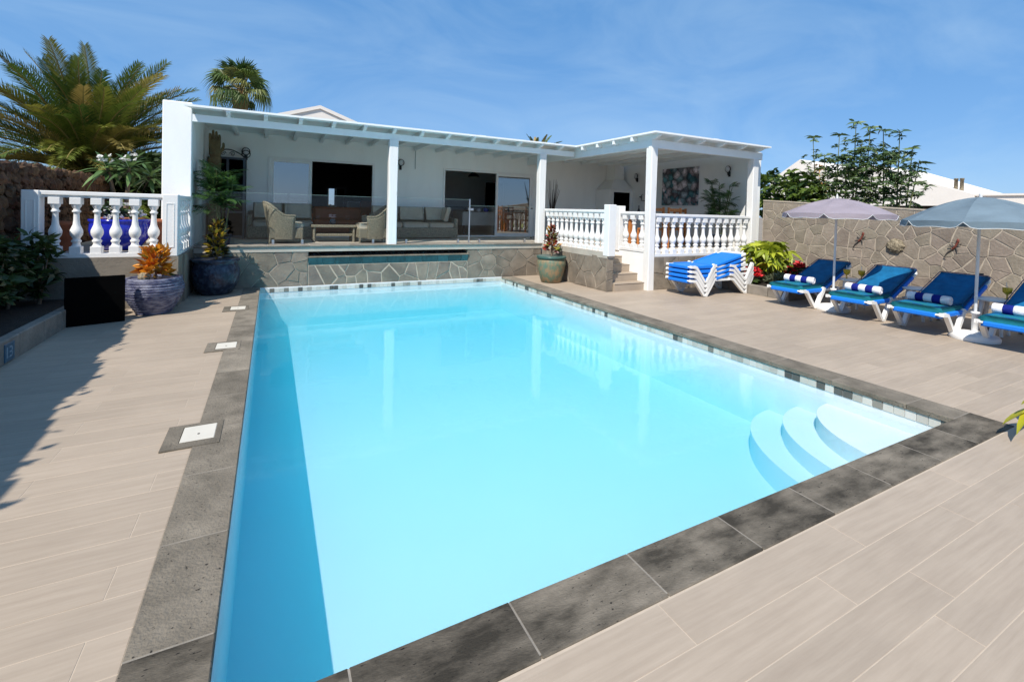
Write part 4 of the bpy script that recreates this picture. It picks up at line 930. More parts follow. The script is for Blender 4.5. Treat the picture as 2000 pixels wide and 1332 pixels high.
# ================================================================== PARASOLS
def parasol(label, loc, R, zr, zt, m, n=8, rot=0.2):
    t = thing('parasol', label, 'parasol', loc, group='parasols between the sun loungers')
    x, y = loc[0], loc[1]
    MB().lathe([(0.27, 0.0), (0.275, 0.04), (0.25, 0.075), (0.16, 0.10), (0.06, 0.115)], 28, (x, y, 0.002)).obj('base', M_plastic, t)
    MB().lathe([(0.036, 0.10), (0.036, 0.36), (0.05, 0.362), (0.05, 0.39), (0.03, 0.392)], 14, (x, y, 0.002)).obj('base_tube', M_plastic, t)
    MB().tube([(x, y, .2), (x, y, zt + .03)], 0.019, 12).obj('pole', M_pole, t)
    MB().tube([(x + .018, y - .02, .93), (x + .05, y - .05, .93)], 0.012, 8).obj('pole_knob', M_black, t)
    MB().lathe([(0.012, 0), (0.02, .02), (.004, .07)], 10, (x, y, zt + .012)).obj('finial', M_plastic, t)
    for k in range(n):
        a0 = rot + 2 * PI * k / n; a1 = rot + 2 * PI * (k + 1) / n
        vs = []; fs = []; nr, na = 7, 6
        for i in range(nr + 1):
            u = i / nr
            for j in range(na + 1):
                v = j / na; a = a0 + (a1 - a0) * v
                z = zt - (zt - zr) * (u ** 1.65); sag = 4 * v * (1 - v)
                rr = R * u * (1 - 0.035 * sag * u); z -= 0.035 * sag * math.sin(PI * min(u, 1)) * (1 if u < 1 else 0) - .012 * sag * u
                vs.append((x + rr * math.cos(a), y + rr * math.sin(a), z))
        for i in range(nr):
            for j in range(na): p = i * (na + 1) + j; fs.append((p, p + na + 1, p + na + 2, p + 1))
        pn = MB().add(vs, fs, True).obj('canopy_panel', m, t)
        vv = []; vf = []; e = nr * (na + 1); na2 = 10
        for j in range(na2 + 1):
            v = j / na2; a = a0 + (a1 - a0) * v; sag = 4 * v * (1 - v); rr = R * (1 - .035 * sag); z = zr + .012 * sag
            dr = 0.085 * min(1, (sag * 2.2)) * (1 + .05 * math.sin(v * 9)) + .004
            vv += [(x + (rr + .001) * math.cos(a), y + (rr + .001) * math.sin(a), z), (x + (rr + .008) * math.cos(a), y + (rr + .008) * math.sin(a), z - dr)]
        for j in range(na2): vf.append((2 * j, 2 * j + 1, 2 * j + 3, 2 * j + 2))
        va = MB().add(vv, vf, True).obj('valance', m, pn)
        MB().tube([vv[2 * j + 1] for j in range(na2 + 1)], .004, 5).obj('trim', M_trim, pn)
        MB().tube([(x, y, zt - .03), (x + R * .5 * math.cos(a0), y + R * .5 * math.sin(a0), zt - (zt - zr) * .32 - .015), (x + R * math.cos(a0), y + R * math.sin(a0), zr - .006)], .005, 5).obj('rib', M_pole, t)
        MB().tube([(x, y, zr + .02), (x + R * .5 * math.cos(a0), y + R * .5 * math.sin(a0), zt - (zt - zr) * .32 - .02)], .004, 5).obj('strut', M_pole, t)
    return t
parasol('faded lilac parasol on a white base between the first two loungers', (9.10, 4.75, 0), 0.87, 1.74, 2.03, M_lilac, rot=0.28)
parasol('faded blue grey parasol with pale trim on a white base near the right edge', (8.90, 2.77, 0), 0.88, 1.66, 2.02, M_bluegrey, rot=0.13)

# side tables with drinks
def side_table(label, x, y):
    t = thing('side_table', label, 'side table', (x, y, 0), group='white side tables between the loungers')
    b = MB(); b.lathe([(0.20, .50), (0.225, .505), (.225, .53), (.21, .535)], 24, (x, y, 0)); b.obj('table_top', M_plastic, t)
    for k in range(4):
        a = PI / 4 + k * PI / 2; c, s = math.cos(a), math.sin(a)
        MB().tube([(x + .14 * c, y + .14 * s, .505), (x + .19 * c, y + .19 * s, .0)], [.03, .022], 8).obj('leg', M_plastic, t)
side_table('white plastic side table behind the lilac parasol pole', 9.75, 4.74)
side_table('white plastic side table between the second and third lounger', 9.70, 3.74)
side_table('white plastic side table behind the blue grey parasol pole', 9.60, 2.79)
def drink(label, x, y):
    t = thing('cocktail_glass', label, 'drink', (x, y, .536), group='yellow drinks on the side tables')
    MB().lathe([(.032, 0), (.008, .006), (.008, .06), (.05, .10), (.055, .17), (.05, .171)], 14, (x, y, .536)).obj('glass', M_yellow, t)
    MB().tube([(x, y, .65), (x + .03, y + .02, .78)], .004, 5).obj('straw', M_plastic, t)
drink('yellow drink on the table behind the lilac parasol, the one towards the shrub', 9.70, 4.84); drink('yellow drink on the table behind the lilac parasol, the one towards the half shaded lounger', 9.80, 4.64); drink('single yellow drink on the table behind the blue grey parasol', 9.70, 2.68)

# ornaments on the garden wall
def gecko(label, y, z, sc, group='gecko ornaments on the garden wall'):
    t = thing('gecko_ornament', label, 'ornament', (10.97, y, z), group=group)
    X = 10.972
    MB().ball((X, y - .05, z + .10), (.012, .022, .04), 10, 7).obj('head', M_gecko_r, t)
    MB().tube([(X, y - .045, z + .07), (X, y - .02, z + .0), (X, y + .03, z - .06)], [.014, .02, .013], 8).obj('body', M_gecko_r, t)
    MB().tube([(X, y + .03, z - .06), (X, y + .09, z - .12), (X, y + .13, z - .2), (X, y + .10, z - .23)], [.014, .010, .007, .004], 8).obj('tail', M_gecko_g, t)
    for a, b_ in ((-.10, .05), (.05, .06), (-.05, -.09), (.08, -.02)): MB().tube([(X, y - .02, z + .0), (X - .004, y + a, z + b_)], .008, 6).obj('leg', M_gecko_g, t)
gecko('red and grey gecko ornament on the wall, behind the lilac parasol', 5.25, 1.26, 1); gecko('red and grey gecko ornament on the wall, beside the blue grey parasol pole', 3.74, 1.22, 1)
random.seed(5)
solo(MB().ball((10.965, 4.62, 1.16), (.05, .15, .13), 14, 10, .12), 'stone_plaque', M_plaque, 'knobbly tan stone plaque fixed to the garden wall between the two geckos', 'plaque')
dw = MB(); dw.tube([(10.3, 2.42, 0.0), (10.35, 2.38, .35), (10.33, 2.35, .62), (10.4, 2.3, .8)], [.06, .05, .06, .03], 8); dw.tube([(10.35, 2.38, .4), (10.3, 2.55, .72)], [.04, .02], 7)
solo(dw, 'driftwood_ornament', M_bark, 'upright piece of brown driftwood behind the lounger at the right end', 'driftwood')

# ================================================================== PLANTS
def leaf(Ln, Wd, fold=0.25, droop=0.25, n=5, tipw=0.04, waist=0.45):
    """one leaf along +X, folded along its midrib"""
    vs = []; fs = []
    for i in range(n + 1):
        u = i / n; w = Wd * (math.sin(PI * u ** (math.log(0.5) / math.log(waist))) ** 0.8 if 0 < u < 1 else tipw); x = Ln * u; z = -droop * Ln * u * u
        vs += [(x, -w / 2, z + fold * w / 2), (x, 0, z), (x, w / 2, z + fold * w / 2)]
    for i in range(n):
        a = 3 * i; fs += [(a, a + 3, a + 4, a + 1), (a + 1, a + 4, a + 5, a + 2)]
    return MB().add(vs, fs, True)
def cluster(k, Ln, Wd, rng, up=0.3, spread=1.0, droop=.3, fold=.25, n=3):
    b = MB()
    for i in range(k):
        l = leaf(Ln * rng.uniform(.7, 1.15), Wd * rng.uniform(.8, 1.15), fold, droop * rng.uniform(.5, 1.4), n)
        d = Vector((math.cos(i * 2.4) * spread, math.sin(i * 2.4) * spread, up + rng.uniform(-.35, .5)))
        M = dirmat(d, rng.uniform(-1.1, 1.1)).to_4x4(); M.translation = Vector((rng.uniform(-.4, .4), rng.uniform(-.4, .4), rng.uniform(-.5, .4))) * Ln * .5
        b.merge(l, M)
    return b
def pot_lathe(name, prof, c, m, parent, n=40): return MB().lathe(prof, n, c).obj(name, m, parent)
def croton(parent, c, h, r, n, m, rng, Ln, Wd, z0=0.0, lean=(0, 0), taper=0.5):
    meshes = [leaf(Ln * k, Wd, .35, dr, 5).mesh('leaf', m) for k, dr in ((1, .15), (.9, .35), (1.1, .05), (.8, .5))]
    st = MB()
    for s in range(3): st.tube([(c[0], c[1], c[2]), (c[0] + rng.uniform(-.3, .3) * r, c[1] + rng.uniform(-.3, .3) * r, c[2] + h * rng.uniform(.6, .85))], [.014, .007], 6)
    st.obj('stem', M_bark, parent)
    for i in range(n):
        u = ((i + .5) / n) ** .9; a = i * 2.39996 + rng.uniform(-.4, .4); z = c[2] + z0 + (h * .86 - z0) * u; el = .30 + .95 * u + rng.uniform(-.35, .35)
        rr = r * rng.uniform(.05, .55) * math.sqrt(max(0.05, 1 - taper * 1.5 * u * u)); sc = (1 - taper * u) * rng.uniform(.8, 1.15)
        d = (math.cos(a) * math.cos(el), math.sin(a) * math.cos(el), math.sin(el))
        o = place(rng.choice(meshes), 'leaf', parent, (c[0] + rr * math.cos(a) + lean[0] * u, c[1] + rr * math.sin(a) + lean[1] * u, z), sc=sc, mtx=dirmat(d, rng.uniform(-1.3, 1.3)))
rng = random.Random(77)
# pot 1 : ribbed
t = thing('potted_croton', 'orange croton in a wide ribbed blue grey pot beside the black panel', 'potted plant', (-1.51, 8.50, 0))
prof = [(.19, 0), (.225, .01)]
for i in range(13):
    z = .02 + i * .036; u = i / 12; r = .225 + .145 * math.sin(min(1, u * 1.15) * PI / 2) - (.03 * max(0, u - .8) / .2); prof += [(r - .006, z), (r + .008, z + .014), (r + .006, z + .026)]
prof += [(.335, .50), (.34, .525), (.31, .53), (.295, .50)]
pot_lathe('pot', prof, (-1.51, 8.50, 0), M_ribpot, t)
MB().lathe([(.30, 0), (.02, .02)], 20, (-1.51, 8.50, .47)).obj('soil', M_soil, t)
croton(t, (-1.50, 8.50, .48), .52, .32, 200, M_croton_o, rng, .15, .072, z0=.06, taper=.25)
MB().ball((-1.60, 8.33, .55), (.075, .05, .07), 10, 8, .06).obj('pebble', M_plaque, t)
# pot 2 : dark navy
t = thing('potted_croton', 'yellow and dark croton in a big dark navy pot by the pool corner', 'potted plant', (-.86, 10.0 - .02, 0))
c2 = (-.87, 9.93, 0)
pot_lathe('pot', [(.23, 0), (.26, .02), (.34, .16), (.385, .32), (.38, .44), (.345, .54), (.335, .56), (.385, .60), (.395, .635), (.37, .645), (.34, .62)], c2, M_darkpot, t)
MB().lathe([(.34, 0), (.02, .02)], 20, (c2[0], c2[1], .58)).obj('soil', M_soil, t)
croton(t, (c2[0] + .02, c2[1] - .05, .60), .80, .24, 190, M_croton_y, rng, .155, .066, z0=.05, taper=.30)
# bamboo palm on the terrace behind it
def cane_palm(parent, c, h, n_st, n_fr, m, rng, rad, Lf, zlo=.35):
    fr = []
    for v in range(3):
        b = MB(); k = 9
        b.tube([(0, 0, 0), (Lf * .5, 0, .06 - .02 * v), (Lf, 0, -.04 - .06 * v)], .004, 4)
        for i in range(k):
            u = .25 + .75 * i / (k - 1)
            for s in (-1, 1):
                l = leaf(Lf * .55 * (1 - .35 * u), .022, .2, .35 + .1 * v, 3); M = dirmat((.65 + .5 * u, s * (1 - .45 * u), .1)).to_4x4(); M.translation = (Lf * u, 0, .05 * math.sin(u * 2) - .05 * u * v); b.merge(l, M)
        fr.append(b.mesh('frond', m))
    for s in range(n_st):
        a = rng.uniform(0, 6.28); r0 = rng.uniform(.01, .07); hh = h * rng.uniform(.72, 1.0)
        p0 = Vector((c[0] + r0 * math.cos(a), c[1] + r0 * math.sin(a), c[2])); p1 = p0 + Vector((math.cos(a) * rad * .35, math.sin(a) * rad * .35, hh))
        MB().tube([p0, p0.lerp(p1, .5) + Vector((0, 0, .02)), p1], [.012, .01, .006], 6).obj('stem', M_stem, parent)
        for k in range(n_fr):
            u = zlo + (1 - zlo) * (k + rng.random()) / n_fr; b_ = rng.uniform(0, 6.28); el = rng.uniform(-.1, .9) * (.5 + u * .6)
            place(rng.choice(fr), 'frond', parent, p0.lerp(p1, u), sc=rng.uniform(.75, 1.1), mtx=dirmat((math.cos(b_) * math.cos(el), math.sin(b_) * math.cos(el), math.sin(el)), rng.uniform(-.4, .4)))
t = thing('bamboo_palm', 'green bamboo palm on the terrace rising behind the yellow croton', 'plant', (-.86, 10.62, ZT))
cane_palm(t, (-.84, 10.62, ZT + .12), 1.35, 9, 11, M_bamboo, rng, .45, .36, zlo=.45)
MB().lathe([(.13, 0), (.17, .18), (.18, .2), (.15, .2)], 20, (-.84, 10.62, ZT + .001)).obj('pot', M_darkpot, t)
# pot 3
t = thing('potted_croton', 'red croton in a mottled green pot with dark rim by the stub wall', 'potted plant', (5.85, 9.25, 0))
c3 = (5.86, 9.20, 0)
pot_lathe('pot', [(.20, 0), (.235, .02), (.29, .2), (.335, .42), (.335, .50), (.31, .55)], c3, M_greenpot, t)
pot_lathe('rim', [(.31, .548), (.345, .565), (.35, .60), (.335, .62), (.30, .61)], c3, M_greenrim, t)
MB().lathe([(.31, 0), (.02, .02)], 20, (c3[0], c3[1], .585)).obj('soil', M_soil, t)
croton(t, (c3[0] + .0, c3[1], .60), .82, .22, 190, M_croton_r, rng, .15, .062, z0=.12, taper=.45)
# cobalt pot with white flowers, terracotta pots, long leaved plant on the patio
t = thing('cobalt_pot', 'large glossy cobalt blue pot of white flowers behind the left balustrade', 'potted plant', (-2.2, 9.85, ZT))
cb = (-2.21, 9.85, ZT)
pot_lathe('pot', [(.22, 0), (.27, .03), (.37, .18), (.405, .32), (.395, .42), (.385, .44), (.41, .47), (.41, .50), (.36, .50)], cb, M_bluepot, t)
MB().lathe([(.36, 0), (.02, .03)], 20, (cb[0], cb[1], cb[2] + .47)).obj('soil', M_soil, t)
lm = [cluster(9, .10, .05, rng).mesh('leaf_cluster', M_dark_leaf) for _ in range(2)]; fm = [cluster(6, .055, .055, rng, up=.6, droop=.1).mesh('flower', M_flower) for _ in range(2)]
for i in range(46):
    a, r = rng.uniform(0, 6.28), .34 * math.sqrt(rng.random()); p = (cb[0] + r * math.cos(a), cb[1] + r * math.sin(a), cb[2] + .50 + rng.uniform(.02, .22) * (1.2 - r))
    place(rng.choice(lm if i % 2 else fm), 'leaf_cluster' if i % 2 else 'flower', t, p, (rng.uniform(-.5, .5), rng.uniform(-.5, .5), a), rng.uniform(.8, 1.3))
for x, y, lab, h, r in ((-2.88, 9.75, 'tall terracotta pot behind the left balustrade, left of the cobalt pot', .46, .15), (-1.72, 10.15, 'terracotta pot behind the left balustrade, right of the cobalt pot', .50, .19)):
    solo(MB().lathe([(r * .72, 0), (r, h * .85), (r * 1.08, h * .86), (r * 1.1, h), (r * .95, h), (r * .9, h * .9)], 24, (x, y, ZT)), 'terracotta_pot', M_terracotta, lab, 'pot')
t = thing('flowering_patio_shrub', 'shrub with long pale green leaves and white flowers above the left balustrade', 'shrub', (-2.5, 10.8, ZT))
pm = [leaf(.42, .085, .3, d, 6, waist=.55).mesh('leaf', M_plum) for d in (.25, .45, .7)]
for (hx, hy, hz, n, fl) in ((-2.62, 10.8, 2.22, 26, True), (-2.30, 10.75, 2.26, 24, True), (-2.02, 10.95, 2.14, 26, False)):
    MB().tube([(-2.4, 10.85, ZT), (hx * .4 + -2.4 * .6, 10.85, 1.5), (hx, hy, hz)], [.05, .04, .028], 8).obj('branch', M_bark, t)
    for i in range(n):
        a = i * 2.4; el = 1.1 - 1.5 * i / n
        place(rng.choice(pm), 'leaf', t, (hx, hy, hz - .1 * i / n), sc=rng.uniform(.75, 1.05), mtx=dirmat((math.cos(a) * math.cos(el), math.sin(a) * math.cos(el), math.sin(el)), rng.uniform(-.3, .3)))
    if fl:
        for i in range(9): place(rng.choice(fm), 'flower', t, (hx + rng.uniform(-.1, .12), hy - .12 + rng.uniform(-.06, .06), hz + rng.uniform(.08, .22)), (0, 0, rng.uniform(0, 6)), 1.0)
MB().box(-2.75, -2.1, 10.6, 11.1, ZT, ZT + .5, .02).obj('trough', M_terracotta, t)

# --- palms
def date_frond(Ln, e0, curve, m, rng, k=78, dry=False):
    """pinnate frond along +X starting at elevation e0 and arching over"""
    pts = []; p = Vector((0, 0, 0)); n = 14; dl = Ln / n
    for i in range(n + 1):
        pts.append(p.copy()); e = e0 - curve * (i / n) ** 1.3; p = p + Vector((math.cos(e), 0, math.sin(e))) * dl
    b = MB(); b.tube(pts, [.03 * (1 - .85 * i / n) + .003 for i in range(n + 1)], 5)
    rach = len(b.f)
    for i in range(k):
        u = .10 + .90 * i / (k - 1); f = u * n; j = min(int(f), n - 1); P = pts[j].lerp(pts[j + 1], f - j); T = (pts[j + 1] - pts[j]).normalized(); Nn = Vector((-T.z, 0, T.x))
        ll = Ln * .175 * (math.sin(PI * (u * .80 + .13)) ** .7) * rng.uniform(.88, 1.1)
        for s in (-1, 1):
            d = (T * (.75 + .7 * u) + Vector((0, s, 0)) * .95 + Nn * rng.uniform(.15, .6)).normalized(); w = .0105
            side = d.cross(Nn).normalized() * w * (1 if s > 0 else -1); mid = P + d * ll * .55; tip = P + d * ll + Vector((0, 0, -.14 * ll))
            vs = [P - side * .6, P + side * .6, mid + side, mid - side, tip]
            b.add(vs, [(0, 1, 2, 3), (3, 2, 4)])
    me = b.mesh('frond', [m, M_rachis])
    for i in range(rach): me.polygons[i].material_index = 1
    return me
def date_palm(label, loc, h, nf, Ln, rng, group, name='date_palm', lo=-.75):
    t = thing(name, label, 'palm tree', loc, group=group); x, y, z = loc
    pr = []
    for i in range(16): pr += [(.30 + .04 * (i % 2) + (.10 if i > 12 else 0), h * i / 15 - .1)]
    MB().lathe(pr, 18, (x, y, z)).obj('trunk', M_palmtrunk, t)
    vars_ = [(e0, cv, date_frond(Ln, e0, cv, M_palm, rng)) for e0, cv in ((1.32, .55), (1.08, .85), (.8, 1.0), (.45, 1.05), (.02, .9), (-.42, .5))]
    for i in range(nf):
        u = (i + .5) / nf; k = min(5, int((u ** .85) * 6)); az = i * 2.39996 + rng.uniform(-.25, .25); e0, cv, me = vars_[k]
        place(me, 'frond', t, (x + .15 * math.cos(az), y + .15 * math.sin(az), z + h - .05 - .3 * u), (rng.uniform(-.25, .25), rng.uniform(-.14, .14), az), rng.uniform(.82, 1.08))
    return t
rng = random.Random(101)
date_palm('large date palm with arching olive fronds behind the left lava wall', (-4.05, 15.3, -.05), 2.55, 235, 3.0, rng, 'palms beyond the property')
date_palm('top of a small date palm showing above the verandah roof by its inner corner', (13.5, 23.0, -.05), 4.75, 44, 1.6, rng, 'palms beyond the property')
def fan_leaf(R, pet, rng, droop):
    b = MB(); b.tube([(0, 0, 0), (pet * .5, 0, .03), (pet, 0, 0)], [.022, .016, .012], 5); rach = len(b.f); n = 30
    for i in range(n):
        a = -2.25 + 4.5 * (i + .5) / n; w = 4.5 / n * .55; l = R * rng.uniform(.85, 1.05) * (1 - .12 * abs(a) / 2.25)
        zig = .03 * (1 if i % 2 else -1)
        c0 = Vector((pet, 0, 0)); q = lambda r, da, z: c0 + Vector((math.cos(a + da) * r, math.sin(a + da) * r, z))
        dz = -.10 * l; dt_ = -droop * l
        vs = [c0, q(l * .55, -w, zig + dz * .3), q(l * .55, w, -zig + dz * .3), q(l * .80, w * .35, dz + dt_ * .35), q(l * .80, -w * .35, dz + dt_ * .35), q(l * .92, 0, dz + dt_)]
        b.add(vs, [(0, 1, 2), (1, 4, 3, 2), (4, 5, 3)])
    me = b.mesh('fan_leaf', [M_fan, M_rachis])
    for i in range(rach): me.polygons[i].material_index = 1
    return me
fp = thing('fan_palm', 'tall fan palm rising above the left end of the verandah roof', 'palm tree', (-1.08, 20.5, -.05), group='palms beyond the property')
MB().lathe([(.34, 0), (.24, 1), (.21, 3), (.20, 4.4), (.22, 5.2), (.30, 5.65), (.22, 5.9), (.1, 6.05)], 16, (-1.08, 20.5, -.05)).obj('trunk', M_palmtrunk, fp)
fls = [fan_leaf(.64, .54, rng, d) for d in (.25, .5, .85, 1.15)]
for i in range(25):
    u = (i + .5) / 25; az = i * 2.39996 + rng.uniform(-.3, .3); el = 1.5 - 2.0 * u + rng.uniform(-.15, .15)
    d = (math.cos(az) * math.cos(el), math.sin(az) * math.cos(el), math.sin(el)); k = min(3, int(u * 4))
    place(fls[k], 'fan_leaf', fp, (-1.08 + .1 * math.cos(az), 20.5 + .1 * math.sin(az), 6.1 - .25 * u), sc=rng.uniform(.85, 1.1), mtx=dirmat(d, rng.uniform(-.5, .5)))

# --- shrubs
def bush(name, label, cat, c, rx, ry, h, n, meshes, rng, part='leaf_cluster', stems=4, group=None, z0=0.1, stem_mat=None, shell=.35):
    t = thing(name, label, cat, c, group=group)
    for s in range(stems):
        a = rng.uniform(0, 6.28); MB().tube([(c[0], c[1], c[2]), (c[0] + .5 * rx * math.cos(a), c[1] + .5 * ry * math.sin(a), c[2] + h * rng.uniform(.5, .85))], [.02, .008], 5).obj('stem', stem_mat or M_bark, t)
    for i in range(n):
        a = rng.uniform(0, 6.28); v = rng.random(); ph = math.acos(1 - 2 * v) ; r = (shell + (1 - shell) * rng.random()) ** .5
        p = (c[0] + rx * r * math.sin(ph) * math.cos(a), c[1] + ry * r * math.sin(ph) * math.sin(a), c[2] + z0 + (h - z0) * (.5 + .5 * r * math.cos(ph)))
        place(rng.choice(meshes), part, t, p, (rng.uniform(-.7, .7), rng.uniform(-.7, .7), rng.uniform(0, 6.28)), rng.uniform(.75, 1.25))
    return t
rng = random.Random(55)
cl_dark = [cluster(12, .15, .055, rng, droop=.4).mesh('leaf_cluster', M_dark_leaf) for _ in range(3)]
for i, (x, y, h, rx, lab) in enumerate(((-2.92, 6.35, .75, .20, 'dark shaded shrub in the left bed nearest the depth tile'), (-2.95, 7.0, .95, .24, 'dark glossy shrub in the left bed between two other shaded shrubs'), (-2.95, 7.7, 1.05, .26, 'dark glossy shrub in the left bed left of the black panel'), (-3.0, 8.3, .95, .20, 'leafy shaded shrub reaching up in front of the left newel'))):
    bush('bed_shrub', lab, 'shrub', (x, y, .2), rx * .85, .34, h * .92, 60, cl_dark, rng, group='shrubs in the left planting bed')
t = bush('bed_shrub', 'spindly shrub with tiered leaves in front of the left newel and first baluster', 'shrub', (-2.78, 8.55, .2), .15, .14, 1.0, 24, cl_dark, rng, group='shrubs in the left planting bed')
# hedge along the back of the lava wall (its shadow falls on the deck)
hg = thing('clipped_hedge', 'dense dark hedge with spiky tips behind the left lava wall, shading the deck', 'hedge', (-3.7, 3, -.05))
def hh_(y): return 3.42 - max(0, y - 1.6) * .118 if y < 7.0 else 2.5
b = MB()
ya = -5.0
while ya < 7.4: h0 = hh_(ya) - .02; b.box(-4.3, -3.42 + .03 * math.sin(ya * 5), ya, ya + .25, -.05, h0 + .05 * math.sin(ya * 3.7) + rng.uniform(-.03, .03)); ya += .25
b.obj('inner_growth', M_dark_leaf, hg)
b = MB()
for i in range(900):
    yc = rng.uniform(-2.5, 7.4); top = hh_(yc); side = rng.random()
    if side < .62: p = (rng.uniform(-3.9, -3.36), yc, top + rng.uniform(-.15, 0)); d = (rng.uniform(-.4, .7), rng.uniform(-.6, .6), 1.0)
    else: p = (-3.40, yc, rng.uniform(2.2, top - .1)); d = (1, rng.uniform(-.7, .7), rng.uniform(0, .9))
    M = dirmat(d, rng.uniform(-1, 1)).to_4x4(); M.translation = p; b.merge(leaf(rng.uniform(.06, .11), .06, .3, .25, 3, waist=.35), M)
b.obj('hedge_leaves', M_dark_leaf, hg, kind='stuff')
# dark growth behind the patio, under the palm
bush('patio_hedge', 'dark green growth behind the patio under the date palm, left of the house wall', 'hedge', (-2.55, 13.4, -.05), 1.0, .55, 2.75, 260, [cluster(12, .24, .09, rng, droop=.4).mesh('leaf_cluster', M_dark_leaf) for _ in range(3)], rng, z0=.5)
# shrubs behind the garden wall
cl_tall = [cluster(10, .20, .075, rng, up=.1, droop=.55).mesh('leaf_cluster', M_tall) for _ in range(3)]
tip = [cluster(10, .30, .10, rng, up=.25, droop=.7, spread=1.0).mesh('leaf_cluster', M_tall) for _ in range(2)]
ts = thing('tall_shrub', 'tall open shrub with upright stems and drooping leaves behind the garden wall', 'shrub', (12.5, 6.0, -.05))
stems = [(7.17, 3.80), (6.86, 3.30), (6.53, 3.78), (6.17, 4.02), (6.02, 3.55), (5.86, 3.86), (5.60, 3.76), (5.45, 3.2), (5.28, 3.68), (5.03, 3.28), (4.90, 2.95), (5.75, 3.3), (6.35, 3.2), (5.2, 2.7)]
for (yy, zz) in stems:
    y0 = 6.0 + (yy - 6.0) * .72; xb = 12.5 + rng.uniform(-.25, .25)
    P = [Vector((xb, y0, 0)), Vector((xb + rng.uniform(-.05, .05), y0 * .5 + yy * .5, zz * .55)), Vector((12.5, yy, zz))]
    MB().tube(P, [.025, .018, .008], 6).obj('stem', M_stem, ts)
    place(rng.choice(tip), 'leaf_cluster', ts, P[2] - Vector((0, 0, .03)), (0, 0, rng.uniform(0, 6)), .62)
    zz_ = zz - .16
    while zz_ > 1.75:
        u = zz_ / zz; q = P[1].lerp(P[2], (u - .55) / .45) if u > .55 else P[0].lerp(P[1], u / .55)
        dens = 1 if zz_ > zz - .40 else (4 if zz_ > 2.1 else 2)
        for _ in range(dens):
            a = rng.uniform(0, 6.28); r = rng.uniform(.0, .12) + (.24 * rng.random() if zz_ < zz - .4 else 0)
            place(rng.choice(cl_tall), 'leaf_cluster', ts, q + Vector((r * math.cos(a), r * math.sin(a), rng.uniform(-.05, .05))), (rng.uniform(-.4, .4), rng.uniform(-.4, .4), a), rng.uniform(.42, .66))
        zz_ -= rng.uniform(.12, .20)
for i in range(150):
    a = rng.uniform(0, 6.28); c_ = rng.uniform(-1, 1); r = rng.random() ** .4; q = math.sqrt(1 - c_ * c_)
    place(rng.choice(cl_tall), 'leaf_cluster', ts, (12.5 + .4 * r * q * math.cos(a), 5.92 + 1.02 * r * q * math.sin(a), 2.72 + .72 * r * c_), (rng.uniform(-.6, .6), rng.uniform(-.6, .6), a), rng.uniform(.45, .75))
dryc = [cluster(8, .22, .07, rng, up=-.2, droop=.7).mesh('leaf_cluster', M_dry)]
for i in range(7): place(dryc[0], 'leaf_cluster', ts, (12.45, 6.98 - .03 * i, 3.05 - .12 * i), (0, 0, i), .6)
cl_br = [cluster(12, .17, .08, rng, up=.3, droop=.35).mesh('leaf_cluster', M_shrub) for _ in range(3)]
bush('round_shrub', 'bushy bright green shrub behind the garden wall, left of the tall shrub', 'shrub', (12.6, 8.0, -.05), .8, 1.0, 3.05, 150, cl_br, rng, z0=1.5)
bush('round_shrub', 'lower bright green shrub behind the garden wall, in front of the tall stems', 'shrub', (12.3, 7.1, -.05), .5, .55, 2.75, 80, cl_br, rng, z0=1.5)
hd_ = bush('dark_hedge', 'dark low hedge just showing over the garden wall under the white villa', 'hedge', (12.4, 4.6, -.05), .35, 1.3, 2.02, 70, cl_dark, rng, z0=1.3)

# planter by the wall
pl = thing('corner_planter', 'low stone planter at the foot of the garden wall beside the stacked loungers', 'planter', (10.1, 6.5, 0))
for a, b_ in ((7.42, 6.98), (6.97, 6.50), (6.49, 6.05), (6.04, 5.72)): place(MB().box(-.06, .06, -(a - b_) / 2 + .002, (a - b_) / 2 - .002, -.02, .20, .008).mesh('kerb_stone', M_kerb), 'kerb_stone', pl, (9.22, (a + b_) / 2, 0))
for a, b_ in ((9.161, 9.75), (9.751, 10.35), (10.351, 10.97)): place(MB().box(-(b_ - a) / 2 + .002, (b_ - a) / 2 - .002, -.06, .06, -.02, .199, .008).mesh('kerb_stone', M_kerb), 'kerb_stone', pl, ((a + b_) / 2, 5.655, 0))
MB().box(9.28, 10.97, 5.72, 7.42, 0, .16).obj('soil', M_soil, pl)
whm = []
for _ in range(3):
    b = MB()
    for i in range(8):
        a = i * 2 * PI / 8 + rng.uniform(-.2, .2); l = leaf(.23 * rng.uniform(.85, 1.1), .075, .25, .75, 5, waist=.55); M = dirmat((math.cos(a), math.sin(a), .15)).to_4x4(); b.merge(l, M)
    b.tube([(0, 0, 0), (0, 0, -.22)], .006, 5); whm.append(b.mesh('leaf_whorl', M_schef))
bush('umbrella_shrub', 'yellow green umbrella leaved shrub in the corner planter against the stone wall', 'shrub', (10.15, 6.72, .16), .52, .42, .98, 62, whm, rng, part='leaf_whorl', stems=6, z0=.30, shell=.6)
redm = [cluster(10, .08, .045, rng, up=.6, droop=.2).mesh('red_flower', M_red) for _ in range(2)]
def redbush(label, c, rx, ry, h, n):
    t = bush('red_flower_bush', label, 'flowers', c, rx, ry, h, n // 2, [cl_dark[0]], rng, group='red flowering plants in the corner planter', z0=.02)
    for i in range(n):
        a = rng.uniform(0, 6.28); r = math.sqrt(rng.random()); place(rng.choice(redm), 'red_flower', t, (c[0] + rx * r * math.cos(a), c[1] + ry * r * math.sin(a), c[2] + h * (.95 - .45 * r * r) + rng.uniform(-.06, .04)), (rng.uniform(-.5, .5), rng.uniform(-.5, .5), a), rng.uniform(.8, 1.25))
redbush('clump of bright red flowers in the planter beside the stacked loungers', (9.55, 6.75, .16), .24, .30, .36, 34)
redbush('clump of red flowers in the planter behind the first lounger', (10.2, 6.05, .16), .42, .22, .48, 30)
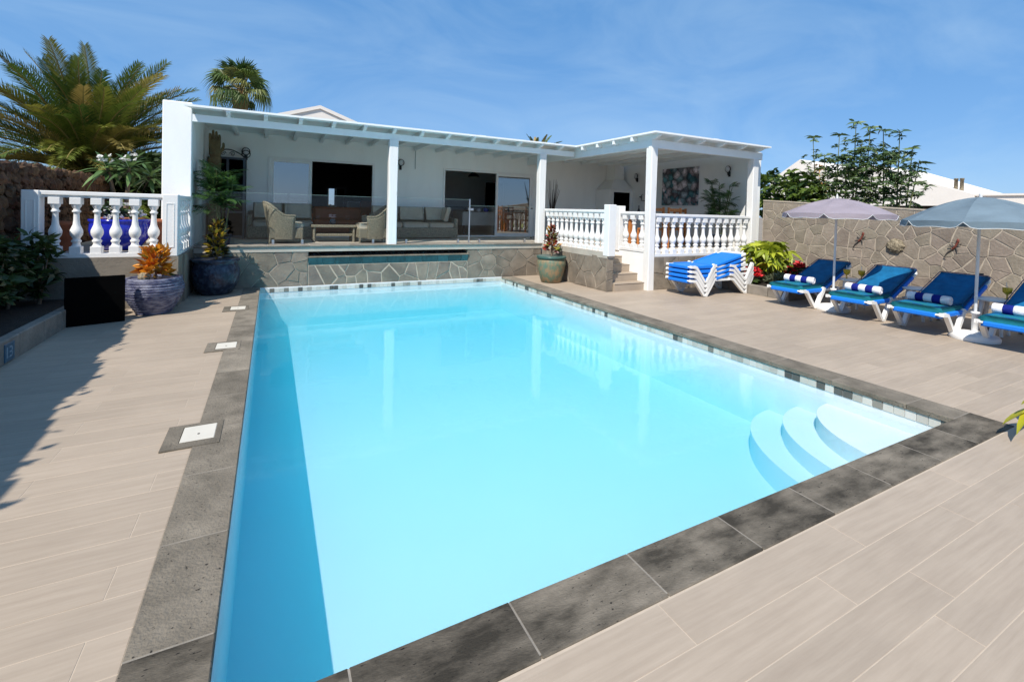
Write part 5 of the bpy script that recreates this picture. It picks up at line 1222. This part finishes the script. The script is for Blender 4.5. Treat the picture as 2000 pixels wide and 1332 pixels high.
cg = [cluster(14, .09, .025, rng, up=.6, droop=.2).mesh('leaf_cluster', M_grey_leaf) for _ in range(2)]
bush('grey_bush', 'low grey green bush at the front of the corner planter', 'shrub', (9.6, 6.08, .16), .30, .28, .30, 90, cg, rng, z0=.02)

# plant reaching in at the right edge
yp = thing('yellow_leaved_plant', 'yellow green strap leaves reaching in at the right edge of the deck', 'potted plant', (5.55, 1.15, 0))
MB().lathe([(.12, 0), (.17, .28), (.185, .29), (.185, .33), (.15, .33)], 24, (5.55, 1.15, 0)).obj('pot', M_terracotta, yp)
ylm = [leaf(.50, .095, .35, d, 8, waist=.62).mesh('leaf', M_yellow_leaf) for d in (.12, .35, .55)]
MB().tube([(5.55, 1.15, .2), (5.53, 1.15, .28), (5.50, 1.16, .33)], .015, 6).obj('stem', M_stem, yp)
for k, tip_ in ((0, (5.01, 1.41, .17)), (2, (5.03, 1.40, .34)), (1, (5.15, 1.35, .40)), (1, (5.16, 1.26, .30))):
    d_ = Vector(tip_) - Vector((5.50, 1.16, .31)); place(ylm[k], 'leaf', yp, (5.50, 1.16, .31), sc=d_.length / .5, mtx=dirmat(d_, .5))
for i in range(7):
    a_ = -1.8 + i * .25; el = rng.uniform(.0, 1.1); place(rng.choice(ylm), 'leaf', yp, (5.52, 1.15, .33), sc=rng.uniform(.6, .9), mtx=dirmat((math.cos(a_) * math.cos(el), math.sin(a_) * math.cos(el), math.sin(el))))
# ================================================================== TERRACE FURNITURE
def tub_chair(label, loc, rz):
    t = thing('wicker_armchair', label, 'armchair', loc, rz=rz, group='wicker armchairs on the terrace')
    # U shell: back at -x, opening at +x
    vs = []; fs = []; n = 28; hx, hy = 0.36, 0.36; nz = 7
    for i in range(n + 1):
        s = i / n; th = math.radians(62 + (360 - 124) * s); cx, cy = math.cos(th), math.sin(th); q = 2.8
        k = (abs(cx) ** q + abs(cy) ** q) ** (-1 / q); x, y = hx * k * cx, hy * k * cy
        bk = max(0, min(1, (-x + .02) / .38)); top = .585 + .27 * (bk * bk * (3 - 2 * bk)); 
        for j in range(nz + 1):
            v = j / nz; fl = 1 + .16 * v * v * (.4 + .6 * bk) - .10 * (1 - v); z = .09 + (top - .09) * v
            vs.append((x * fl - .02 * v * bk, y * (1 + .06 * v - .10 * (1 - v)), z))
    for i in range(n):
        for j in range(nz): a = i * (nz + 1) + j; fs.append((a, a + nz + 1, a + nz + 2, a + 1))
    m = len(vs); vi = [(x * .90, y * .90, z - .004) for x, y, z in vs]; fi = [tuple(m + q for q in reversed(f)) for f in fs]
    rim = [(i * (nz + 1) + nz, (i + 1) * (nz + 1) + nz, m + (i + 1) * (nz + 1) + nz, m + i * (nz + 1) + nz) for i in range(n)]
    ends = [(j, j + 1, m + j + 1, m + j) for j in range(nz)] + [(n * (nz + 1) + j, m + n * (nz + 1) + j, m + n * (nz + 1) + j + 1, n * (nz + 1) + j + 1) for j in range(nz)]
    MB().add(vs + vi, fs + fi + rim + ends, True).obj('woven_shell', M_wicker, t, local=True)
    MB().tube([((vs[i * (nz + 1) + nz][0] + vi[i * (nz + 1) + nz][0]) / 2, (vs[i * (nz + 1) + nz][1] + vi[i * (nz + 1) + nz][1]) / 2, vs[i * (nz + 1) + nz][2]) for i in range(n + 1)], .026, 8).obj('rolled_rim', M_wicker, t, local=True)
    MB().box(-.30, .345, -.30, .30, .10, .33, .02).obj('seat_base', M_wicker, t, local=True)
    pillow_slab(-.26, .35, -.27, .27, .33, .44).obj('seat_cushion', M_cream, t, local=True)
    for x, y in ((.31, .28), (.31, -.28), (-.28, .27), (-.28, -.27)): MB().tube([(x, y, .12), (x * 1.05, y * 1.05, 0.0)], [.024, .018], 8).obj('leg', M_wicker, t, local=True)
tub_chair('wicker armchair left of the coffee table, its high back to the cabinet', (.28, 11.05, ZT), 0)
tub_chair('wicker armchair right of the coffee table, partly behind the white post', (2.10, 11.05, ZT), PI)
t = thing('wicker_table', 'wicker coffee table with a lower shelf between the two armchairs', 'coffee table', (1.28, 11.35, ZT))
MB().box(.80, 1.76, 11.05, 11.65, ZT + .33, ZT + .39, .012).obj('table_top', M_wicker, t); MB().box(.88, 1.68, 11.1, 11.6, ZT + .13, ZT + .19, .012).obj('shelf', M_wicker, t)
MB().box(.81, 1.75, 11.06, 11.64, ZT + .391, ZT + .397).obj('glass_top', M_glass, t)
for x in (.86, 1.70):
    for y in (11.1, 11.6): MB().tube([(x, y, ZT), (x, y, ZT + .335)], .028, 8).obj('leg', M_wicker, t)
v = thing('flower_vase', 'small dark vase of pale flowers on the wicker table', 'vase', (1.27, 11.35, ZT + .398))
MB().lathe([(.05, 0), (.07, .04), (.06, .10), (.045, .12)], 14, (1.27, 11.35, ZT + .398)).obj('vase_body', M_greymetal, v)
rng = random.Random(3)
fm2 = cluster(7, .05, .05, rng, up=.6).mesh('flower', mat('pale_pink_petal', (.65, .48, .50), .7))
for i in range(5): place(fm2, 'flower', v, (1.27 + rng.uniform(-.05, .05), 11.35 + rng.uniform(-.05, .05), ZT + .398 + .15 + rng.uniform(-.01, .05)))
for x, lab in ((.95, 'wine glass on the left half of the wicker table'), (1.58, 'wine glass on the right half of the wicker table')):
    solo(MB().lathe([(.035, 0), (.005, .006), (.005, .085), (.035, .12), (.042, .16), (.034, .20), (.033, .20)], 14, (x, 11.3, ZT + .398)), 'wine_glass', M_glass, lab, 'glass', group='wine glasses on the wicker table')
def sofa(label, x0, x1, y0, y1, seats, arm_l, arm_r, tall=.42):
    t = thing('woven_sofa', label, 'sofa', ((x0 + x1) / 2, (y0 + y1) / 2, ZT), group='woven sofas with taupe cushions')
    MB().box(x0, x1, y0, y1, ZT + .03, ZT + .30, .015).obj('base', M_sofa, t); MB().box(x0, x1, y1 - .10, y1, ZT + .301, ZT + .66, .02).obj('back_frame', M_sofa, t)
    a0, a1 = x0, x1
    if arm_l: MB().box(x0, x0 + .10, y0, y1 - .11, ZT + .301, ZT + .56, .02).obj('arm', M_sofa, t); a0 += .105
    if arm_r: MB().box(x1 - .10, x1, y0, y1 - .11, ZT + .301, ZT + .56, .02).obj('arm', M_sofa, t); a1 -= .105
    for i in range(seats):
        p, q = a0 + (a1 - a0) * i / seats, a0 + (a1 - a0) * (i + 1) / seats
        pillow_slab(p + .006, q - .006, y0 - .01, y1 - .12, ZT + .305, ZT + .43).obj('seat_cushion', M_cream, t)
        c = pillow_slab(-.0, q - p - .012, -.0, .42, 0, .15, dome=.03); c.xform(Matrix.Translation((p + .006, y1 - .27, ZT + .43)) @ Matrix.Rotation(math.radians(72), 4, 'X')); c.obj('back_cushion', M_cream, t)
    if arm_r:
        c = pillow_slab(0, .42, 0, .40, 0, .13, dome=.03); c.xform(Matrix.Translation((a1 - .16, y0 + .12, ZT + .44)) @ Matrix.Rotation(math.radians(-74), 4, 'Y')); c.obj('scatter_cushion', M_cream, t)
sofa('long woven sofa with taupe cushions between the two glass doors', 2.35, 4.60, 12.05, 12.85, 3, False, True)
sofa('short woven sofa with taupe cushions behind the left armchair', -.48, .92, 12.15, 12.92, 2, True, False)
# dark cabinet
cbt = thing('iron_cabinet', 'tall dark iron framed glass cabinet with a scrolled arch on top', 'cabinet', (-.88, 12.7, ZT))
x0, x1, y0, y1, z0, z1 = -1.24, -.53, 12.42, 12.95, ZT, 2.70
fr = MB()
for x in (x0, x1 - .05):
    for y in (y0, y1 - .05): fr.box(x, x + .05, y, y + .05, z0, z1)
for z in (z0 + .03, 1.42, 2.03, z1 - .05):
    fr.box(x0 + .05, x1 - .05, y0, y0 + .04, z, z + .045)
fr.box((x0 + x1) / 2 - .025, (x0 + x1) / 2 + .025, y0 - .002, y0 + .042, z0 + .08, z1 - .05); fr.obj('frame', M_greymetal, cbt)
MB().box(x0 + .02, x1 - .02, y1 - .03, y1 - .005, z0, z1 - .01).obj('back_panel', M_blackslab, cbt); MB().box(x0 + .005, x0 + .015, y0 + .05, y1 - .05, z0, z1).obj('side_panel', M_blackslab, cbt); MB().box(x1 - .015, x1 - .005, y0 + .05, y1 - .05, z0, z1).obj('side_panel', M_blackslab, cbt)
MB().box(x0 + .02, x1 - .02, y0 + .05, y1 - .04, z1 - .02, z1 - .006).obj('top_panel', M_blackslab, cbt)
for z in (1.42, 2.03): MB().box(x0 + .05, x1 - .05, y0 + .06, y1 - .06, z, z + .02).obj('shelf', M_blackslab, cbt)
ar = MB(); cx = (x0 + x1) / 2; n = 16
ar.tube([(x0 + (x1 - x0) * i / n, y0 + .02, z1 + .17 * math.sin(PI * i / n)) for i in range(n + 1)], .014, 6)
def curl(cx, cz, r, s):
    return [(cx + s * r * (1 - i / 22) * math.cos(i * .5), y0 + .02, cz + r * (1 - i / 22) * math.sin(i * .5)) for i in range(20)]
for c_, s in ((cx - .09, 1), (cx + .09, -1)): ar.tube(curl(c_, z1 + .075, .055, s), .009, 5)
ar.tube([(cx + .36 + .085 * math.cos(a * .42), y0 + .02, z1 + .09 + .085 * math.sin(a * .42)) for a in range(16)], .012, 6)
ar.obj('scroll_arch', M_black, cbt)
# carved hand on a post
hs = thing('hand_sculpture', 'carved brown upright hand on a rough post in the terrace corner', 'sculpture', (-1.09, 11.9, ZT))
b = MB(); vs = []
b.lathe([(.10, 0), (.09, .3), (.11, .6), (.08, .9), (.10, 1.25), (.12, 1.55), (.13, 1.80)], 10, (-1.09, 11.9, ZT)); b.obj('post', M_handstone, hs)
hm = bpy.data.meshes.new('hand'); V = []; E_ = []; Rr = []
def hv(p, r, par=None):
    V.append((-1.09 + p[0], 11.9 + p[1], p[2])); Rr.append(r)
    if par is not None: E_.append((par, len(V) - 1))
    return len(V) - 1
w0 = hv((0, 0, 2.55), (.12, .08)); w1 = hv((0, 0, 2.70), (.105, .07), w0); pm_ = hv((0, 0, 2.82), (.12, .07), w1); pt2 = hv((0, 0, 2.93), (.115, .06), pm_)
for k, (dx, tz) in enumerate(((-.085, 3.14), (-.03, 3.21), (.028, 3.19), (.083, 3.12))):
    a = hv((dx, -.005, 2.99), (.03, .033), pt2); c = hv((dx * 1.02, -.02, (2.99 + tz) / 2), (.029, .031), a); d = hv((dx * 1.0, -.045, tz), (.022, .024), c)
a = hv((.13, -.02, 2.78), (.038, .04), w1); c = hv((.165, -.05, 2.87), (.03, .032), a); hv((.16, -.07, 2.95), (.022, .024), c)
hm.from_pydata(V, E_, []); hm.materials.append(M_handstone)
ho = bpy.data.objects.new('hand', hm); COL.objects.link(ho); ho.parent = hs; ho.location = -wl(hs)
sk = ho.modifiers.new('skin', 'SKIN'); ss = ho.modifiers.new('sub', 'SUBSURF'); ss.levels = ss.render_levels = 1
for i, r in enumerate(Rr): hm.skin_vertices[0].data[i].radius = r
hm.skin_vertices[0].data[0].use_root = True

# rooms: what shows through the doors
t = thing('leather_sofa', 'rust brown leather sofa just inside the left glass door', 'sofa', (1.7, 14.4, ZT))
MB().box(1.05, 2.35, 14.0, 14.75, ZT + .05, ZT + .42, .04).obj('base', M_leather, t); MB().box(1.05, 2.35, 14.0, 14.25, ZT + .421, ZT + .78, .06).obj('back', M_leather, t)
for x in (.86, 2.352): MB().box(x, x + .188, 14.0, 14.75, ZT + .05, ZT + .62, .05).obj('arm', M_leather, t)
t = thing('leather_chair', 'orange leather chair at the right inside the left glass door', 'armchair', (2.9, 15.4, ZT))
MB().box(2.6, 3.25, 15.2, 15.8, ZT + .1, ZT + .45, .05).obj('seat', M_leather, t); MB().box(2.6, 3.25, 15.81, 15.95, ZT + .1, ZT + 1.0, .05).obj('back', M_leather, t)
t = thing('wall_screen', 'pale lit looking glass standing on the back wall of the left room', 'mirror', (2.05, 17.27, 1.5))
MB().box(1.75, 2.30, 17.24, 17.29, 1.45, 2.25, .01).obj('screen', glass_mat('mirror_glass', .8, (.3, .3, .3)), t); MB().box(1.70, 2.35, 17.291, 17.299, 1.40, 2.30).obj('frame', M_black, t)
t = thing('sideboard', 'long white sideboard on the back wall of the left room', 'sideboard', (2.6, 17.0, ZT)); MB().box(2.35, 3.35, 16.7, 17.2, ZT + .05, ZT + .95, .01).obj('carcass', M_kitchen, t); MB().box(2.32, 3.38, 16.68, 17.2, ZT + .951, ZT + .985).obj('worktop', M_white, t)
t = thing('pendant_lamp', 'dark pendant lamp with a cream inside hanging in the right room', 'lamp', (6.05, 14.5, 2.74))
MB().lathe([(.20, 0), (.17, .06), (.09, .13), (.035, .18), (.02, .24)], 24, (6.05, 14.5, 2.74)).obj('shade', M_black, t); MB().lathe([(.192, 0.001), (.188, .004)], 24, (6.05, 14.5, 2.735)).obj('shade_inside', M_lampwarm, t); MB().tube([(6.05, 14.5, 2.97), (6.05, 14.5, 3.2)], .006, 6).obj('cord', M_black, t)
t = thing('dining_table', 'table with a grey cloth inside the right glass door', 'table', (6.3, 14.3, ZT))
MB().box(5.45, 7.1, 13.9, 14.8, ZT + .30, ZT + .74, .01).obj('cloth', M_cloth, t)
for x in (5.55, 7.0):
    for y in (14.0, 14.7): MB().box(x - .03, x + .03, y - .03, y + .03, ZT, ZT + .299).obj('leg', M_black, t)
for i, (x, y, k, m, nm, lab) in enumerate(((5.75, 14.2, .16, M_black, 'jug', 'dark jug on the cloth covered table'), (6.1, 14.1, .10, M_lampglass, 'bowl', 'pale bowl on the cloth covered table'), (6.45, 14.3, .13, M_bluepot, 'bowl', 'blue bowl on the cloth covered table'))):
    solo(MB().lathe([(k * .4, 0), (k * .8, k * .5), (k * .7, k)], 14, (x, y, ZT + .742)), nm, m, lab, 'tableware')
t = thing('kitchen_counter', 'grey kitchen counter along the back wall of the right room', 'counter', (6.8, 16.9, ZT)); MB().box(5.2, 8.4, 16.6, 17.25, ZT, ZT + .88, .006).obj('cabinet_front', M_kitchen, t); MB().box(5.15, 8.45, 16.55, 17.26, ZT + .881, ZT + .92).obj('worktop', M_black, t)
solo(MB().box(7.75, 8.5, 17.2, 17.29, 1.75, 2.75, .01), 'wall_television', M_blackslab, 'black wall screen on the back wall of the right room', 'television')

# covered corner: dining set, plant, dried sticks
t = thing('pine_table', 'orange pine dining table under the covered corner roof', 'table', (8.8, 9.4, ZT))
MB().box(8.05, 9.75, 9.0, 9.9, ZT + .71, ZT + .75, .006).obj('table_top', M_orangewood, t)
for x in (8.15, 9.65):
    for y in (9.1, 9.8): MB().box(x - .04, x + .04, y - .04, y + .04, ZT, ZT + .71).obj('leg', M_orangewood, t)
def pine_chair(label, x, y, rz, group='pine dining chairs'):
    t = thing('pine_chair', label, 'chair', (x, y, ZT), rz=rz, group=group)
    MB().box(-.22, .22, -.21, .22, .43, .47, .008).obj('seat', M_orangewood, t, local=True)
    for sx in (-.20, .20):
        MB().box(sx - .022, sx + .022, -.21, -.165, 0, .428).obj('leg', M_orangewood, t, local=True); MB().box(sx - .022, sx + .022, .221, .265, 0, 1.0).obj('leg', M_orangewood, t, local=True)
    for z in (.62, .76, .90): MB().box(-.178, .178, .232, .254, z, z + .075).obj('back_slat', M_orangewood, t, local=True)
pine_chair('orange pine chair seen in the gap at the head of the steps', 8.25, 9.62, PI / 2)
pine_chair('orange pine chair behind the first balusters right of the white post', 8.42, 8.70, PI)
pine_chair('orange pine chair behind the balusters, second from the white post', 8.98, 8.68, PI)
pine_chair('orange pine chair at the right end of the pine table', 10.02, 9.45, -PI / 2)
pine_chair('orange pine chair on the far side of the pine table', 8.85, 10.3, 0)
solo(MB().lathe([(.035, 0), (.037, .16), (.013, .22), (.013, .29), (.015, .29)], 14, (8.55, 9.25, ZT + .752)), 'wine_bottle', M_black, 'dark wine bottle on the pine table beside the white post', 'bottle')
bk = MB()
for i in range(8): bk.tube([(9.0 + .2 * math.cos(i * PI / 4), 9.3 + .14 * math.sin(i * PI / 4), ZT + .76), (9.0 + .24 * math.cos(i * PI / 4), 9.3 + .17 * math.sin(i * PI / 4), ZT + .84)], .006, 5)
bk.tube([(9.0 + .24 * math.cos(i * PI / 8), 9.3 + .17 * math.sin(i * PI / 8), ZT + .84) for i in range(17)], .008, 6); bk.lathe([(.19, 0), (.2, .006)], 16, (9.0, 9.3, ZT + .752))
solo(bk, 'wire_basket', M_black, 'black wire basket on the pine table', 'basket')
t = thing('potted_bamboo', 'leafy green bamboo in a pot beside the right hand post of the covered corner', 'potted plant', (10.45, 8.25, ZT))
MB().lathe([(.15, 0), (.2, .32), (.21, .34), (.17, .34)], 20, (10.42, 8.25, ZT)).obj('pot', M_darkpot, t)
rng = random.Random(8); cane_palm(t, (10.42, 8.25, ZT + .3), 1.42, 10, 10, M_bamboo, rng, .55, .30, zlo=.30)
t = thing('dried_stick_vase', 'tall dark dried sticks standing in a vase behind the corner post', 'vase', (7.85, 12.4, ZT))
MB().lathe([(.10, 0), (.14, .3), (.09, .6), (.11, .65)], 16, (7.85, 12.4, ZT)).obj('vase_body', M_greymetal, t)
for i in range(16):
    a = rng.uniform(0, 6.28); r = rng.uniform(.05, .34); MB().tube([(7.85, 12.4, ZT + .5), (7.85 + r * .5 * math.cos(a), 12.4 + r * .5 * math.sin(a), ZT + 1.1), (7.85 + r * math.cos(a), 12.4 + r * math.sin(a), ZT + rng.uniform(1.5, 1.85))], [.012, .010, .004], 5).obj('stick', M_sticks, t)
# black panel leaning before the rendered base
bp = thing('black_panel', 'plain black rectangular panel standing on the deck beside the ribbed pot', 'panel', (-2.03, 7.98, 0))
Mx = Matrix.Translation((-2.035, 7.945, 0.001)) @ Matrix.Rotation(math.radians(17.4), 4, 'Z')
MB().box(-.30, .30, -.02, .03, .0, .63, .006).xform(Mx).obj('board', M_blackslab, bp)
MB().box(-.24, .24, .03, .30, .0, .03).xform(Mx).obj('foot', M_blackslab, bp)
